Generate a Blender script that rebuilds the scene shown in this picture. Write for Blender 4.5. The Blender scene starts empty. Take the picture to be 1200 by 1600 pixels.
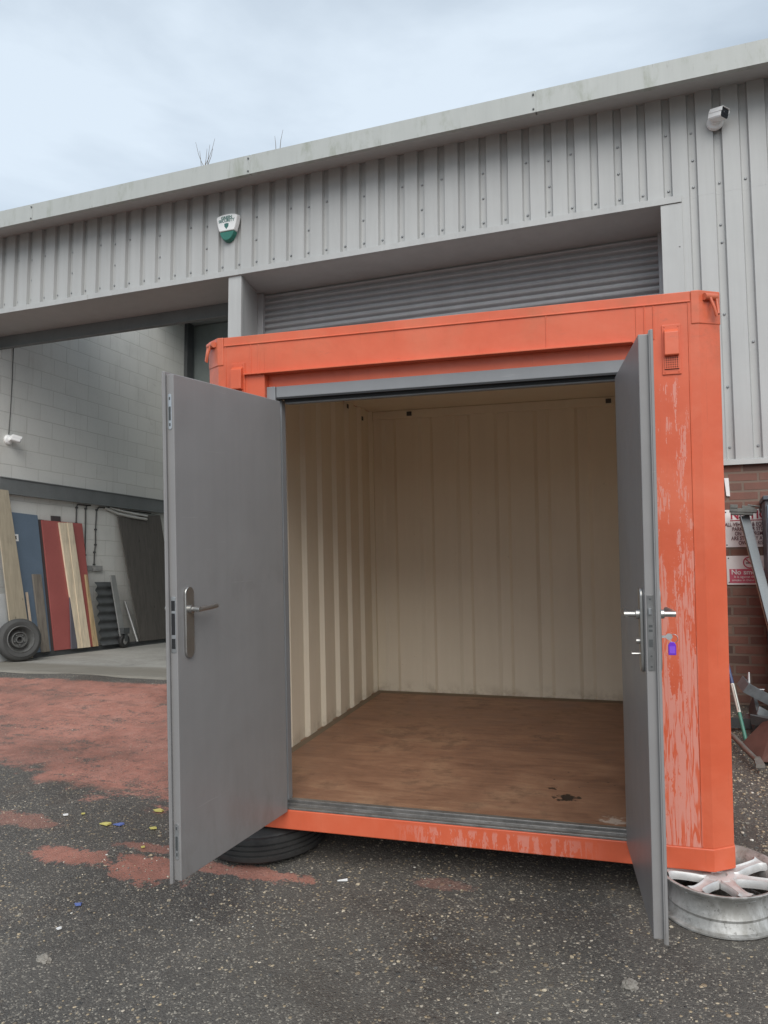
import bpy, bmesh, math, random
from mathutils import Vector, Matrix, noise as mnoise
R = math.radians
SC = bpy.context.scene
COL = SC.collection

# ------------------------------------------------------------------ camera
cam_d = bpy.data.cameras.new("camera")
cam = bpy.data.objects.new("camera", cam_d); COL.objects.link(cam)
cam_d.sensor_fit = 'VERTICAL'; cam_d.sensor_height = 36.0
cam_d.lens = 1257.8 / 1600 * 36.0
cam_d.clip_start = 0.05; cam_d.clip_end = 2000
M3 = Matrix(((0.931133, 0.035437, 0.362955), (0.36465, -0.077651, -0.927901), (-0.004698, 0.996351, -0.085226)))
cam.matrix_world = Matrix.Translation((0, 0, 1.4096)) @ M3.to_4x4()
SC.camera = cam

# ------------------------------------------------------------------ world, sun, exposure
SUN_EL, SUN_AZ = R(40), R(24)          # azimuth: from the camera side, to the right
world = bpy.data.worlds.new("World"); SC.world = world; world.use_nodes = True
wn = world.node_tree; wn.nodes.clear()
def wnode(t, **kw):
    n = wn.nodes.new(t)
    for k, v in kw.items(): setattr(n, k, v)
    return n
wo = wnode('ShaderNodeOutputWorld'); bg = wnode('ShaderNodeBackground'); bg.inputs['Strength'].default_value = 0.1
sky = wnode('ShaderNodeTexSky', sky_type='NISHITA', sun_disc=False, sun_elevation=SUN_EL, sun_rotation=math.pi - SUN_AZ)
tc = wnode('ShaderNodeTexCoord'); mp = wnode('ShaderNodeMapping'); mp.inputs['Scale'].default_value = (1, 1, 2.6); mp.inputs['Location'].default_value = (1.30, 0.75, 0.4)
n1 = wnode('ShaderNodeTexNoise'); n1.inputs['Scale'].default_value = 1.9; n1.inputs['Detail'].default_value = 7; n1.inputs['Roughness'].default_value = 0.52; n1.inputs['Distortion'].default_value = 0.25
rp = wnode('ShaderNodeValToRGB'); rp.color_ramp.elements[0].position = 0.36; rp.color_ramp.elements[1].position = 0.62
rp.color_ramp.elements[0].color = (3.0, 3.55, 4.15, 1); rp.color_ramp.elements[1].color = (5.1, 5.75, 6.35, 1)
mx = wnode('ShaderNodeMix', data_type='RGBA'); mx.inputs[0].default_value = 0.86
L = wn.links.new
L(tc.outputs['Generated'], mp.inputs[0]); L(mp.outputs[0], n1.inputs['Vector']); L(n1.outputs[0], rp.inputs[0])
L(sky.outputs[0], mx.inputs[6]); L(rp.outputs[0], mx.inputs[7]); L(mx.outputs[2], bg.inputs['Color']); L(bg.outputs[0], wo.inputs[0])
sun_d = bpy.data.lights.new("sun", 'SUN'); sun_d.energy = 1.5; sun_d.angle = R(50); sun_d.color = (1, 0.965, 0.91)
sun = bpy.data.objects.new("sun", sun_d); COL.objects.link(sun); sun.location = (3, -5, 12)
sd = Vector((math.sin(SUN_AZ) * math.cos(SUN_EL), -math.cos(SUN_AZ) * math.cos(SUN_EL), math.sin(SUN_EL)))
sun.rotation_euler = sd.to_track_quat('Z', 'Y').to_euler()
SC.view_settings.view_transform = 'Standard'; SC.view_settings.look = 'None'
SC.view_settings.exposure = 0.70; SC.view_settings.gamma = 1.0
SC.render.engine = 'CYCLES'
SC.cycles.max_bounces = 12; SC.cycles.diffuse_bounces = 10

# ------------------------------------------------------------------ mesh helpers
class MB:
    def __init__(s, T=None): s.bm = bmesh.new(); s.T = T
    def v(s, p):
        p = Vector(p); return s.bm.verts.new(s.T @ p if s.T else p)
    def f(s, vs):
        try: return s.bm.faces.new(vs)
        except ValueError: return None
    def hexa(s, c):                                   # 8 corners: bottom loop, top loop
        v = [s.v(p) for p in c]
        for q in ((3, 2, 1, 0), (4, 5, 6, 7), (0, 1, 5, 4), (1, 2, 6, 5), (2, 3, 7, 6), (3, 0, 4, 7)): s.f([v[i] for i in q])
        return s
    def box(s, x0, x1, y0, y1, z0, z1):
        return s.hexa([(x0, y0, z0), (x1, y0, z0), (x1, y1, z0), (x0, y1, z0), (x0, y0, z1), (x1, y0, z1), (x1, y1, z1), (x0, y1, z1)])
    def prism(s, poly, mapf, a, b):                   # poly of (u,v), mapf(u,v,w)
        lo = [s.v(mapf(u, w, a)) for u, w in poly]; hi = [s.v(mapf(u, w, b)) for u, w in poly]
        n = len(poly); s.f(lo[::-1]); s.f(hi)
        for i in range(n): s.f([lo[i], lo[(i + 1) % n], hi[(i + 1) % n], hi[i]])
        return s
    def tube(s, pts, r, seg=8, r1=None, closed=False):
        pts = [Vector(p) for p in pts]; n = len(pts); rings = []
        up = None
        for i, p in enumerate(pts):
            if closed: d = pts[(i + 1) % n] - pts[i - 1]
            else: d = pts[min(i + 1, n - 1)] - pts[max(i - 1, 0)]
            d.normalize()
            if up is None or abs(up.dot(d)) > 0.98: up = d.orthogonal().normalized()
            up = (up - d * up.dot(d)).normalized(); sd_ = d.cross(up)
            rr = r if r1 is None else r + (r1 - r) * i / max(1, n - 1)
            rings.append([s.v(p + (up * math.cos(a) + sd_ * math.sin(a)) * rr) for a in [2 * math.pi * k / seg for k in range(seg)]])
        m = n if closed else n - 1
        for i in range(m):
            A, B = rings[i], rings[(i + 1) % n]
            for k in range(seg): s.f([A[k], A[(k + 1) % seg], B[(k + 1) % seg], B[k]])
        if not closed: s.f(rings[0][::-1]); s.f(rings[-1])
        return s
    def lathe(s, prof, T=None, seg=48, close=False):   # prof of (r, h); axis local z
        T = T or Matrix.Identity(4); rings = []
        for r, h in prof:
            rings.append([s.v(T @ Vector((r * math.cos(2 * math.pi * k / seg), r * math.sin(2 * math.pi * k / seg), h))) for k in range(seg)])
        n = len(prof)
        for i in range(n if close else n - 1):
            A, B = rings[i], rings[(i + 1) % n]
            for k in range(seg): s.f([A[k], A[(k + 1) % seg], B[(k + 1) % seg], B[k]])
        if not close:
            if prof[0][0] > 1e-6: s.f(rings[0][::-1])
            if prof[-1][0] > 1e-6: s.f(rings[-1])
        return s
    def sheet(s, prof, mapf, a, b, t, nseg=1):         # prof (u,w) open polyline, thickness t along w
        lo = prof; hi = [(u, w + t) for u, w in prof]
        loop = lo + hi[::-1]
        return s.prism_strip(loop, mapf, a, b, nseg)
    def prism_strip(s, loop, mapf, a, b, nseg=1):
        rows = []
        for k in range(nseg + 1):
            w = a + (b - a) * k / nseg
            rows.append([s.v(mapf(u, q, w)) for u, q in loop])
        n = len(loop); h = n // 2
        for A, B in zip(rows, rows[1:]):
            for i in range(n): s.f([A[i], A[(i + 1) % n], B[(i + 1) % n], B[i]])
        for row, flip in ((rows[0], True), (rows[-1], False)):
            for i in range(h - 1):
                q = [row[i], row[i + 1], row[n - 2 - i], row[n - 1 - i]]
                s.f(q[::-1] if flip else q)
        return s
    def build(s, name, mat, parent=None, bevel=0, smooth=None, loc=None):
        bmesh.ops.remove_doubles(s.bm, verts=s.bm.verts, dist=1e-6)
        bmesh.ops.recalc_face_normals(s.bm, faces=s.bm.faces)
        me = bpy.data.meshes.new(name); s.bm.to_mesh(me); s.bm.free()
        if mat: me.materials.append(mat)
        o = bpy.data.objects.new(name, me); COL.objects.link(o)
        if parent: o.parent = parent
        if loc: o.location = loc
        if smooth:
            for p in me.polygons: p.use_smooth = True
            me.set_sharp_from_angle(angle=R(smooth))
        if bevel:
            m = o.modifiers.new("bevel", 'BEVEL'); m.width = bevel; m.segments = 2; m.limit_method = 'ANGLE'; m.angle_limit = R(40)
        return o

def tag(o, label=None, cat=None, group=None, kind=None):
    if label: o['label'] = label
    if cat: o['category'] = cat
    if group: o['group'] = group
    if kind: o['kind'] = kind
    return o
def empty(name, loc=(0, 0, 0), label=None, cat=None, group=None, rot=None):
    o = bpy.data.objects.new(name, None); COL.objects.link(o); o.location = loc; o.empty_display_size = 0.2
    if rot: o.rotation_euler = rot
    return tag(o, label, cat, group)
def text_mb(mb, body, size, T, depth=0.0015, align='CENTER', bold=0.0, sx=1.0, spacing=1.0):
    cu = bpy.data.curves.new("lettering", 'FONT'); cu.body = body; cu.size = size; cu.align_x = align; cu.extrude = depth; cu.offset = bold
    cu.space_line = spacing; cu.resolution_u = 3
    o = bpy.data.objects.new("lettering", cu); COL.objects.link(o)
    dg = bpy.context.evaluated_depsgraph_get(); dg.update()
    me = bpy.data.meshes.new_from_object(o.evaluated_get(dg))
    vs = [mb.v(T @ Vector((v.co.x * sx, v.co.y, v.co.z))) for v in me.vertices]
    for p in me.polygons: mb.f([vs[i] for i in p.vertices])
    bpy.data.objects.remove(o); bpy.data.meshes.remove(me); bpy.data.curves.remove(cu)

# ------------------------------------------------------------------ material helpers
class NT:
    def __init__(s, name):
        s.m = bpy.data.materials.new(name); s.m.use_nodes = True; s.t = s.m.node_tree
        s.b = s.t.nodes['Principled BSDF']; s._o = None
    def n(s, t, **kw):
        x = s.t.nodes.new(t)
        for k, v in kw.items(): setattr(x, k, v)
        return x
    def set(s, sock, v):
        if hasattr(v, 'is_linked') or isinstance(v, bpy.types.NodeSocket): s.t.links.new(v, sock)
        else: sock.default_value = v
    def obj(s):
        if s._o is None: s._o = s.n('ShaderNodeTexCoord').outputs['Object']
        return s._o
    def map(s, scale=(1, 1, 1), loc=(0, 0, 0), rot=(0, 0, 0), vec=None):
        x = s.n('ShaderNodeMapping'); s.set(x.inputs[0], vec or s.obj())
        x.inputs['Scale'].default_value = scale; x.inputs['Location'].default_value = loc; x.inputs['Rotation'].default_value = rot
        return x.outputs[0]
    def noise(s, scale=5, detail=4, rough=0.5, dist=0, vec=None):
        x = s.n('ShaderNodeTexNoise'); s.set(x.inputs['Vector'], vec or s.obj())
        x.inputs['Scale'].default_value = scale; x.inputs['Detail'].default_value = detail; x.inputs['Roughness'].default_value = rough; x.inputs['Distortion'].default_value = dist
        return x.outputs[0]
    def vor(s, scale=50, out='Distance', feature='F1', vec=None, rnd=1):
        x = s.n('ShaderNodeTexVoronoi', feature=feature); s.set(x.inputs['Vector'], vec or s.obj()); x.inputs['Scale'].default_value = scale
        x.inputs['Randomness'].default_value = rnd
        return x.outputs[out]
    def ramp(s, fac, stops, interp='LINEAR'):
        x = s.n('ShaderNodeValToRGB'); s.set(x.inputs[0], fac); e = x.color_ramp.elements; x.color_ramp.interpolation = interp
        while len(e) < len(stops): e.new(0.5)
        for el, (p, c) in zip(e, stops):
            el.position = p; el.color = (c, c, c, 1) if not isinstance(c, tuple) else (*c, 1)
        return x.outputs[0]
    def mix(s, fac, a, b, mode='MIX'):
        x = s.n('ShaderNodeMix', data_type='RGBA', blend_type=mode); s.set(x.inputs[0], fac)
        for i, v in ((6, a), (7, b)):
            s.set(x.inputs[i], (*v, 1) if isinstance(v, tuple) and len(v) == 3 else v)
        return x.outputs[2]
    def math(s, op, a, b=0.0, c=None, clamp=False):
        x = s.n('ShaderNodeMath', operation=op); x.use_clamp = clamp; s.set(x.inputs[0], a); s.set(x.inputs[1], b)
        if c is not None: s.set(x.inputs[2], c)
        return x.outputs[0]
    def xyz(s, vec=None):
        x = s.n('ShaderNodeSeparateXYZ'); s.set(x.inputs[0], vec or s.obj()); return x.outputs
    def smooth(s, v, lo, hi):
        x = s.n('ShaderNodeMapRange', interpolation_type='SMOOTHSTEP'); s.set(x.inputs[0], v)
        x.inputs[1].default_value = lo; x.inputs[2].default_value = hi; return x.outputs[0]
    def bump(s, h, strength=0.3, dist=0.01, prev=None):
        x = s.n('ShaderNodeBump'); x.inputs['Strength'].default_value = strength; x.inputs['Distance'].default_value = dist; s.set(x.inputs['Height'], h)
        if prev: s.set(x.inputs['Normal'], prev)
        return x.outputs[0]
    def done(s, col=None, rough=None, metal=None, normal=None, spec=None, coat=None):
        for k, v in (('Base Color', col), ('Roughness', rough), ('Metallic', metal), ('Normal', normal), ('Specular IOR Level', spec), ('Coat Weight', coat)):
            if v is not None: s.set(s.b.inputs[k], (*v, 1) if isinstance(v, tuple) and len(v) == 3 else v)
        return s.m

MATS = {}
def plain(name, col, rough=0.6, metal=0.0, var=0.12, scale=6, bump=0.05, spec=None):
    if name in MATS: return MATS[name]
    k = NT(name); a = k.noise(scale, 5, 0.6); b = k.noise(scale * 14, 3, 0.6)
    f = k.math('ADD', k.math('MULTIPLY', a, 0.7), k.math('MULTIPLY', b, 0.3))
    c = k.ramp(f, [(0.3, tuple(x * (1 - var) for x in col)), (0.7, tuple(min(1, x * (1 + var)) for x in col))])
    r = k.ramp(a, [(0.3, max(0, rough - 0.08)), (0.7, min(1, rough + 0.08))])
    MATS[name] = k.done(c, r, metal, k.bump(b, bump, 0.004), spec)
    return MATS[name]

def mat_orange():
    k = NT("orange_paint"); x, y, z = k.xyz()
    big = k.noise(2.3, 5, 0.6); fine = k.noise(38, 4, 0.6)
    base = k.ramp(big, [(0.3, (0.62, 0.110, 0.048)), (0.55, (0.69, 0.132, 0.060)), (0.75, (0.71, 0.160, 0.080))])
    # grime collecting near the top and the corner castings
    g = k.math('MULTIPLY', k.smooth(z, 2.18, 2.43), k.smooth(k.noise(5, 6, 0.65), 0.42, 0.72))
    edge = k.math('MAXIMUM', k.smooth(x, 2.2, 2.42), k.smooth(k.math('MULTIPLY', x, -1), -0.28, 0.0))
    g2 = k.math('MULTIPLY', k.math('MULTIPLY', k.smooth(z, 1.9, 2.4), edge), k.smooth(k.noise(9, 6, 0.7), 0.35, 0.7))
    col = k.mix(k.math('MULTIPLY', g, 0.45), base, (0.42, 0.15, 0.07))
    col = k.mix(k.math('MULTIPLY', g2, 0.55), col, (0.30, 0.10, 0.05))
    fade = k.smooth(k.noise(1.2, 6, 0.65, 0.6, k.map((1, 1, 1.6), (5, 0, 2))), 0.45, 0.68)
    col = k.mix(k.math('MULTIPLY', fade, 0.30), col, (0.80, 0.24, 0.14))
    drip = k.smooth(k.noise(1, 5, 0.7, 0.2, k.map((44, 44, 2.6))), 0.58, 0.70)
    col = k.mix(k.math('MULTIPLY', drip, 0.16), col, (0.34, 0.085, 0.045))
    smear = k.math('MULTIPLY', k.smooth(k.noise(1, 6, 0.75, 0.8, k.map((4, 4, 13), (2, 0, 7))), 0.60, 0.70), k.smooth(z, 2.2, 2.26))
    col = k.mix(k.math('MULTIPLY', smear, 0.35), col, (0.36, 0.12, 0.08))
    # chalky dry streaks where the rain has not run: right post and the sill beam
    strk = k.noise(1.0, 6, 0.68, 0.25, k.map((25, 25, 4.2)))
    strk2 = k.noise(1.0, 4, 0.7, 0.5, k.map((110, 110, 60)))
    sfac = k.math('ADD', strk, k.math('MULTIPLY', k.math('SUBTRACT', strk2, 0.5), 0.30))
    post = k.math('MULTIPLY', k.smooth(x, 2.085, 2.10), k.smooth(k.math('MULTIPLY', x, -1), -2.316, -2.305))
    band = k.math('ADD', k.smooth(k.math('ABSOLUTE', k.math('SUBTRACT', x, 2.275)), 0.05, 0.015), k.math('MULTIPLY', k.smooth(k.math('ABSOLUTE', k.math('SUBTRACT', x, 2.165)), 0.05, 0.015), 0.8))
    hgt = k.smooth(k.math('MULTIPLY', z, -1), -1.75, -0.25)
    thr = k.math('SUBTRACT', 0.607, k.math('ADD', k.math('MULTIPLY', hgt, 0.17), k.math('MULTIPLY', band, 0.085)))
    riv = k.noise(1.0, 4, 0.55, 0.5, k.map((22, 22, 1.1), (3, 1, 2)))
    riv2 = k.noise(1.0, 5, 0.6, 0.3, k.map((38, 38, 1.6), (9, 4, 1)))
    rv = k.math('MULTIPLY', k.smooth(k.math('ABSOLUTE', k.math('SUBTRACT', riv, 0.5)), 0.010, 0.020), k.smooth(k.math('ABSOLUTE', k.math('SUBTRACT', riv2, 0.53)), 0.012, 0.024))
    m1 = k.math('MULTIPLY', k.math('MULTIPLY', k.smooth(k.math('SUBTRACT', sfac, thr), -0.004, 0.010), post), rv)
    m1 = k.math('MULTIPLY', m1, k.math('MULTIPLY', k.smooth(k.math('MULTIPLY', z, -1), -2.09, -2.04), k.smooth(z, 0.094, 0.098)))
    rail = k.math('MULTIPLY', k.smooth(k.math('MULTIPLY', z, -1), -0.085, -0.07), k.math('MULTIPLY', k.smooth(x, 0.9, 1.2), k.smooth(k.math('MULTIPLY', x, -1), -1.95, -1.7)))
    rs = k.noise(1.0, 5, 0.65, 0.4, k.map((34, 34, 7)))
    m2 = k.math('MULTIPLY', k.smooth(k.math('ADD', rs, k.math('MULTIPLY', k.math('SUBTRACT', strk2, 0.5), 0.3)), 0.50, 0.53), rail)
    m = k.math('MAXIMUM', m1, k.math('MULTIPLY', m2, 0.7))
    col = k.mix(k.math('MULTIPLY', m, 0.80), col, (0.70, 0.305, 0.245))
    # small chips and scratches
    chip = k.smooth(k.noise(24, 6, 0.75), 0.70, 0.73)
    col = k.mix(k.math('MULTIPLY', chip, 0.6), col, (0.16, 0.06, 0.035))
    rough = k.math('ADD', k.math('MULTIPLY', m, 0.35), k.ramp(fine, [(0.3, 0.30), (0.7, 0.42)]))
    return k.done(col, rough, 0.0, k.bump(k.math('ADD', k.math('MULTIPLY', big, 1.0), k.math('MULTIPLY', fine, 0.12)), 0.25, 0.012))

def mat_door(name="door_grey", col=(0.262, 0.254, 0.252)):
    k = NT(name); a = k.noise(3, 5, 0.6); s = k.noise(1, 5, 0.6, 0, k.map((22, 22, 0.8))); f = k.noise(420, 2, 0.5)
    c = k.ramp(k.math('ADD', k.math('MULTIPLY', a, 0.6), k.math('MULTIPLY', s, 0.4)), [(0.3, tuple(v * 0.93 for v in col)), (0.7, tuple(v * 1.05 for v in col))])
    sm = k.smooth(k.noise(16, 6, 0.75), 0.66, 0.74)
    c = k.mix(k.math('MULTIPLY', sm, 0.28), c, (0.14, 0.135, 0.13))
    x, y, z = k.xyz()
    low = k.math('MULTIPLY', k.smooth(k.math('MULTIPLY', z, -1), -0.55, -0.08), k.smooth(k.noise(11, 6, 0.7, 0.3, k.map((1, 1, 0.5))), 0.40, 0.72))
    c = k.mix(k.math('MULTIPLY', low, 0.38), c, (0.17, 0.155, 0.14))
    hand = k.math('MULTIPLY', k.smooth(k.math('ABSOLUTE', k.math('SUBTRACT', z, 1.12)), 0.34, 0.05), k.smooth(k.noise(7, 5, 0.65, 0.6), 0.50, 0.70))
    c = k.mix(k.math('MULTIPLY', hand, 0.20), c, (0.16, 0.15, 0.14))
    scr = k.smooth(k.noise(1, 3, 0.6, 0.4, k.map((3, 3, 90), (4, 2, 1), (0.25, 0.3, 0))), 0.70, 0.73)
    c = k.mix(k.math('MULTIPLY', scr, 0.25), c, (0.42, 0.41, 0.40))
    r = k.ramp(a, [(0.3, 0.33), (0.7, 0.46)])
    nb = k.bump(k.noise(2.1, 3, 0.5), 0.30, 0.03)
    return k.done(c, r, 0.0, k.bump(f, 0.06, 0.001, nb))

def mat_cladding(name, col, streak=0.12, rough=0.5, green=0.0):
    k = NT(name); a = k.noise(0.9, 5, 0.6); s = k.noise(1, 6, 0.65, 0, k.map((9, 9, 0.55)))
    c = k.ramp(k.math('ADD', k.math('MULTIPLY', a, 0.4), k.math('MULTIPLY', s, 0.6)), [(0.3, tuple(v * (1 - streak) for v in col)), (0.68, tuple(v * (1 + streak * 0.4) for v in col))])
    d = k.smooth(k.noise(30, 5, 0.75), 0.68, 0.75)
    c = k.mix(k.math('MULTIPLY', d, 0.35), c, (0.2, 0.2, 0.18))
    x, y, z = k.xyz(); wn_ = k.n('ShaderNodeTexWhiteNoise', noise_dimensions='1D'); k.set(wn_.inputs['W'], k.math('FLOOR', k.math('DIVIDE', x, 0.99)))
    c = k.mix(k.math('MULTIPLY', wn_.outputs['Value'], 0.10), c, (0.36, 0.36, 0.33))
    run = k.smooth(k.noise(1, 5, 0.7, 0.15, k.map((42, 42, 1.1), (2, 0, 5))), 0.60, 0.72)
    c = k.mix(k.math('MULTIPLY', run, 0.20), c, (0.27, 0.265, 0.235))
    if green:
        g = k.math('MULTIPLY', k.smooth(k.noise(1, 6, 0.7, 0.3, k.map((5, 5, 1.6))), 0.5, 0.72), green)
        c = k.mix(g, c, (0.22, 0.24, 0.17))
        dr = k.smooth(k.noise(1, 5, 0.7, 0.2, k.map((26, 3, 2.2))), 0.64, 0.72)
        c = k.mix(k.math('MULTIPLY', dr, green * 0.8), c, (0.13, 0.13, 0.10))
    return k.done(c, rough, 0.0, k.bump(k.noise(2.4, 3, 0.5), 0.16, 0.03))

def mat_cream():
    k = NT("cream_paint"); a = k.noise(2, 5, 0.6); s = k.noise(1, 5, 0.6, 0, k.map((14, 14, 1.2))); x, y, z = k.xyz()
    c = k.ramp(k.math('ADD', k.math('MULTIPLY', a, 0.5), k.math('MULTIPLY', s, 0.5)), [(0.3, (0.79, 0.72, 0.58)), (0.7, (0.86, 0.79, 0.65))])
    sc = k.smooth(k.noise(13, 6, 0.75), 0.68, 0.72)
    c = k.mix(k.math('MULTIPLY', sc, 0.4), c, (0.36, 0.29, 0.2))
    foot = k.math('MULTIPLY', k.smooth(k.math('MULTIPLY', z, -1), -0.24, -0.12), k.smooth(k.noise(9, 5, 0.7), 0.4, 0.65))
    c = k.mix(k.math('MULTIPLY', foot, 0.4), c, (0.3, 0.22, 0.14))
    return k.done(c, 0.5, 0, k.bump(a, 0.15, 0.02))

def mat_plyfloor():
    k = NT("plywood_floor"); x, y, z = k.xyz()
    g = k.noise(1, 8, 0.7, 1.2, k.map((2.2, 11, 1))); a = k.noise(2.2, 6, 0.65, 0.4); b = k.noise(7, 6, 0.7); g2 = k.noise(1, 5, 0.6, 0.2, k.map((6, 120, 1)))
    c = k.ramp(k.math('ADD', k.math('MULTIPLY', g, 0.38), k.math('MULTIPLY', a, 0.62)), [(0.34, (0.17, 0.082, 0.050)), (0.5, (0.31, 0.165, 0.100)), (0.66, (0.45, 0.275, 0.165))])
    c = k.mix(k.math('MULTIPLY', k.smooth(g2, 0.52, 0.7), 0.16), c, (0.15, 0.08, 0.05))
    st = k.smooth(k.math('ADD', k.math('MULTIPLY', b, 0.45), k.math('MULTIPLY', a, 0.55)), 0.50, 0.62)
    c = k.mix(k.math('MULTIPLY', st, 0.55), c, (0.12, 0.066, 0.044))
    # dark wet mark and a white scuff at the right-hand front
    def blob(cx, cy, rx, ry, lo, hi, nz):
        dx = k.math('DIVIDE', k.math('SUBTRACT', x, cx), rx); dy = k.math('DIVIDE', k.math('SUBTRACT', y, cy), ry)
        d = k.math('SQRT', k.math('ADD', k.math('MULTIPLY', dx, dx), k.math('MULTIPLY', dy, dy)))
        return k.smooth(k.math('ADD', d, k.math('MULTIPLY', k.math('SUBTRACT', nz, 0.5), 3.2)), hi, lo)
    nz = k.noise(24, 4, 0.6)
    c = k.mix(k.math('MULTIPLY', blob(1.72, 0.42, 0.075, 0.07, 0.5, 0.75, nz), 0.95), c, (0.018, 0.014, 0.012))
    c = k.mix(k.math('MULTIPLY', blob(1.64, 0.55, 0.03, 0.03, 0.4, 0.7, nz), 0.9), c, (0.03, 0.02, 0.016))
    c = k.mix(k.math('MULTIPLY', blob(1.96, 0.17, 0.07, 0.06, 0.4, 0.8, nz), 0.75), c, (0.55, 0.47, 0.40))
    fs = k.smooth(k.noise(1, 4, 0.7, 0.3, k.map((30, 130, 1), (1, 4, 0), (0, 0, 0.05))), 0.60, 0.68)
    c = k.mix(k.math('MULTIPLY', fs, 0.28), c, (0.09, 0.05, 0.035))
    sp = k.math('MULTIPLY', k.smooth(k.vor(13, 'Distance'), 0.10, 0.05), k.smooth(k.noise(3.7, 2, 0.5), 0.55, 0.6))
    c = k.mix(k.math('MULTIPLY', sp, 0.8), c, (0.04, 0.022, 0.016))
    r = k.ramp(a, [(0.35, 0.42), (0.65, 0.62)])
    return k.done(c, r, 0, k.bump(g, 0.2, 0.004))

def mat_ground():
    k = NT("wet_asphalt"); P = k.obj(); x, y, z = k.xyz()
    warp = k.noise(9, 3, 0.5)
    v1c = k.vor(62, 'Color'); v1d = k.vor(62, 'Distance'); v2c = k.vor(150, 'Color'); v2d = k.vor(150, 'Distance'); v3c = k.vor(27, 'Color'); v3d = k.vor(27, 'Distance')
    def sepr(c, i=0):
        s_ = k.n('ShaderNodeSeparateColor'); k.set(s_.inputs[0], c); return s_.outputs[i]
    r1, r2, r3 = sepr(v1c), sepr(v2c), sepr(v3c); h1, h3 = sepr(v1c, 1), sepr(v3c, 1)
    bit = k.ramp(k.noise(1.3, 6, 0.62), [(0.3, (0.086, 0.077, 0.067)), (0.7, (0.148, 0.134, 0.116))])
    sand = k.ramp(r2, [(0.0, (0.046, 0.043, 0.040)), (0.6, (0.085, 0.079, 0.072)), (0.88, (0.135, 0.126, 0.11)), (0.97, (0.44, 0.40, 0.33))])
    dens = k.noise(0.75, 4, 0.6, 0.2, k.map((1, 1, 1), (11, 5, 0)))
    dlt = k.math('MULTIPLY', k.math('SUBTRACT', dens, 0.5), 1.3)
    c = k.mix(0.6, bit, sand)
    stone = k.ramp(h1, [(0.0, (0.05, 0.048, 0.047)), (0.4, (0.15, 0.137, 0.12)), (0.7, (0.30, 0.245, 0.165)), (0.88, (0.48, 0.37, 0.23)), (1.0, (0.66, 0.6, 0.5))])
    on1 = k.math('MULTIPLY', k.smooth(k.math('ADD', r1, dlt), 0.74, 0.78), k.smooth(v1d, 0.44, 0.36))
    c = k.mix(on1, c, stone)
    stone3 = k.ramp(h3, [(0.0, (0.05, 0.05, 0.05)), (0.6, (0.13, 0.12, 0.105)), (1.0, (0.33, 0.25, 0.16))])
    on3 = k.math('MULTIPLY', k.smooth(k.math('ADD', r3, k.math('MULTIPLY', dlt, 0.4)), 0.90, 0.92), k.smooth(v3d, 0.32, 0.26))
    c = k.mix(on3, c, stone3)
    dust = k.smooth(k.noise(0.9, 6, 0.62), 0.42, 0.72)
    c = k.mix(k.math('MULTIPLY', dust, 0.28), c, (0.19, 0.172, 0.147))
    brown = k.smooth(k.noise(1.7, 5, 0.6, 0, k.map((1, 1, 1), (3.1, 1.7, 0))), 0.58, 0.74)
    c = k.mix(k.math('MULTIPLY', brown, 0.35), c, (0.15, 0.10, 0.07))
    # red paint dust spread over the yard in front of the open unit
    n_a = k.noise(1.15, 7, 0.62, 0.5); n_b = k.noise(7, 6, 0.72, 0.4); n_c = k.noise(52, 5, 0.7); n_s = k.noise(1, 6, 0.66, 0.5, k.map((1.6, 6.5, 1), (0, 0, 0), (0, 0, 0.32)))
    left = k.smooth(k.math('MULTIPLY', k.math('ADD', x, k.math('MULTIPLY', y, 0.10)), -1), 1.45, 2.25)
    lo = k.smooth(k.math('ADD', k.math('ADD', y, k.math('MULTIPLY', x, 0.05)), k.math('MULTIPLY', k.math('SUBTRACT', n_a, 0.5), 1.5)), 3.55, 4.25); hi = k.smooth(k.math('MULTIPLY', y, -1), -6.9, -6.55)
    area = k.math('MULTIPLY', k.math('MULTIPLY', left, lo), hi)
    wv = k.math('ADD', k.math('MULTIPLY', n_s, 0.55), k.math('MULTIPLY', n_b, 0.45))
    grain = k.math('MULTIPLY', k.math('SUBTRACT', n_c, 0.5), 0.42)
    m = k.smooth(k.math('ADD', k.math('ADD', wv, grain), k.math('MULTIPLY', k.math('SUBTRACT', area, 1.0), 0.66)), 0.325, 0.50)
    def patch(cx, cy, rx, ry):
        dx = k.math('DIVIDE', k.math('SUBTRACT', x, cx), rx); dy = k.math('DIVIDE', k.math('SUBTRACT', y, cy), ry)
        d = k.math('SQRT', k.math('ADD', k.math('MULTIPLY', dx, dx), k.math('MULTIPLY', dy, dy)))
        return k.smooth(k.math('ADD', k.math('ADD', d, k.math('MULTIPLY', grain, 2.6)), k.math('MULTIPLY', k.math('SUBTRACT', n_b, 0.5), 2.6)), 1.05, 0.80)
    pm = patch(-3.13, 3.42, 0.26, 0.09)
    for a, w_ in (((-2.60, 3.42, 0.26, 0.13), 1.0), ((-2.1, 3.52, 0.36, 0.06), 0.9), ((-1.15, 3.66, 0.14, 0.05), 0.35), ((-3.75, 3.72, 0.28, 0.09), 0.55), ((-2.75, 3.62, 0.2, 0.05), 0.7), ((-4.2, 3.55, 0.3, 0.06), 0.4)): pm = k.math('MAXIMUM', pm, k.math('MULTIPLY', patch(*a), w_))
    m = k.math('MAXIMUM', k.math('MULTIPLY', m, k.math('ADD', 0.72, k.math('MULTIPLY', k.smooth(n_a, 0.35, 0.6), 0.28))), pm)
    pit = k.smooth(n_c, 0.34, 0.46)
    m = k.math('MULTIPLY', m, k.math('ADD', 0.42, k.math('MULTIPLY', pit, 0.50)))
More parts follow.
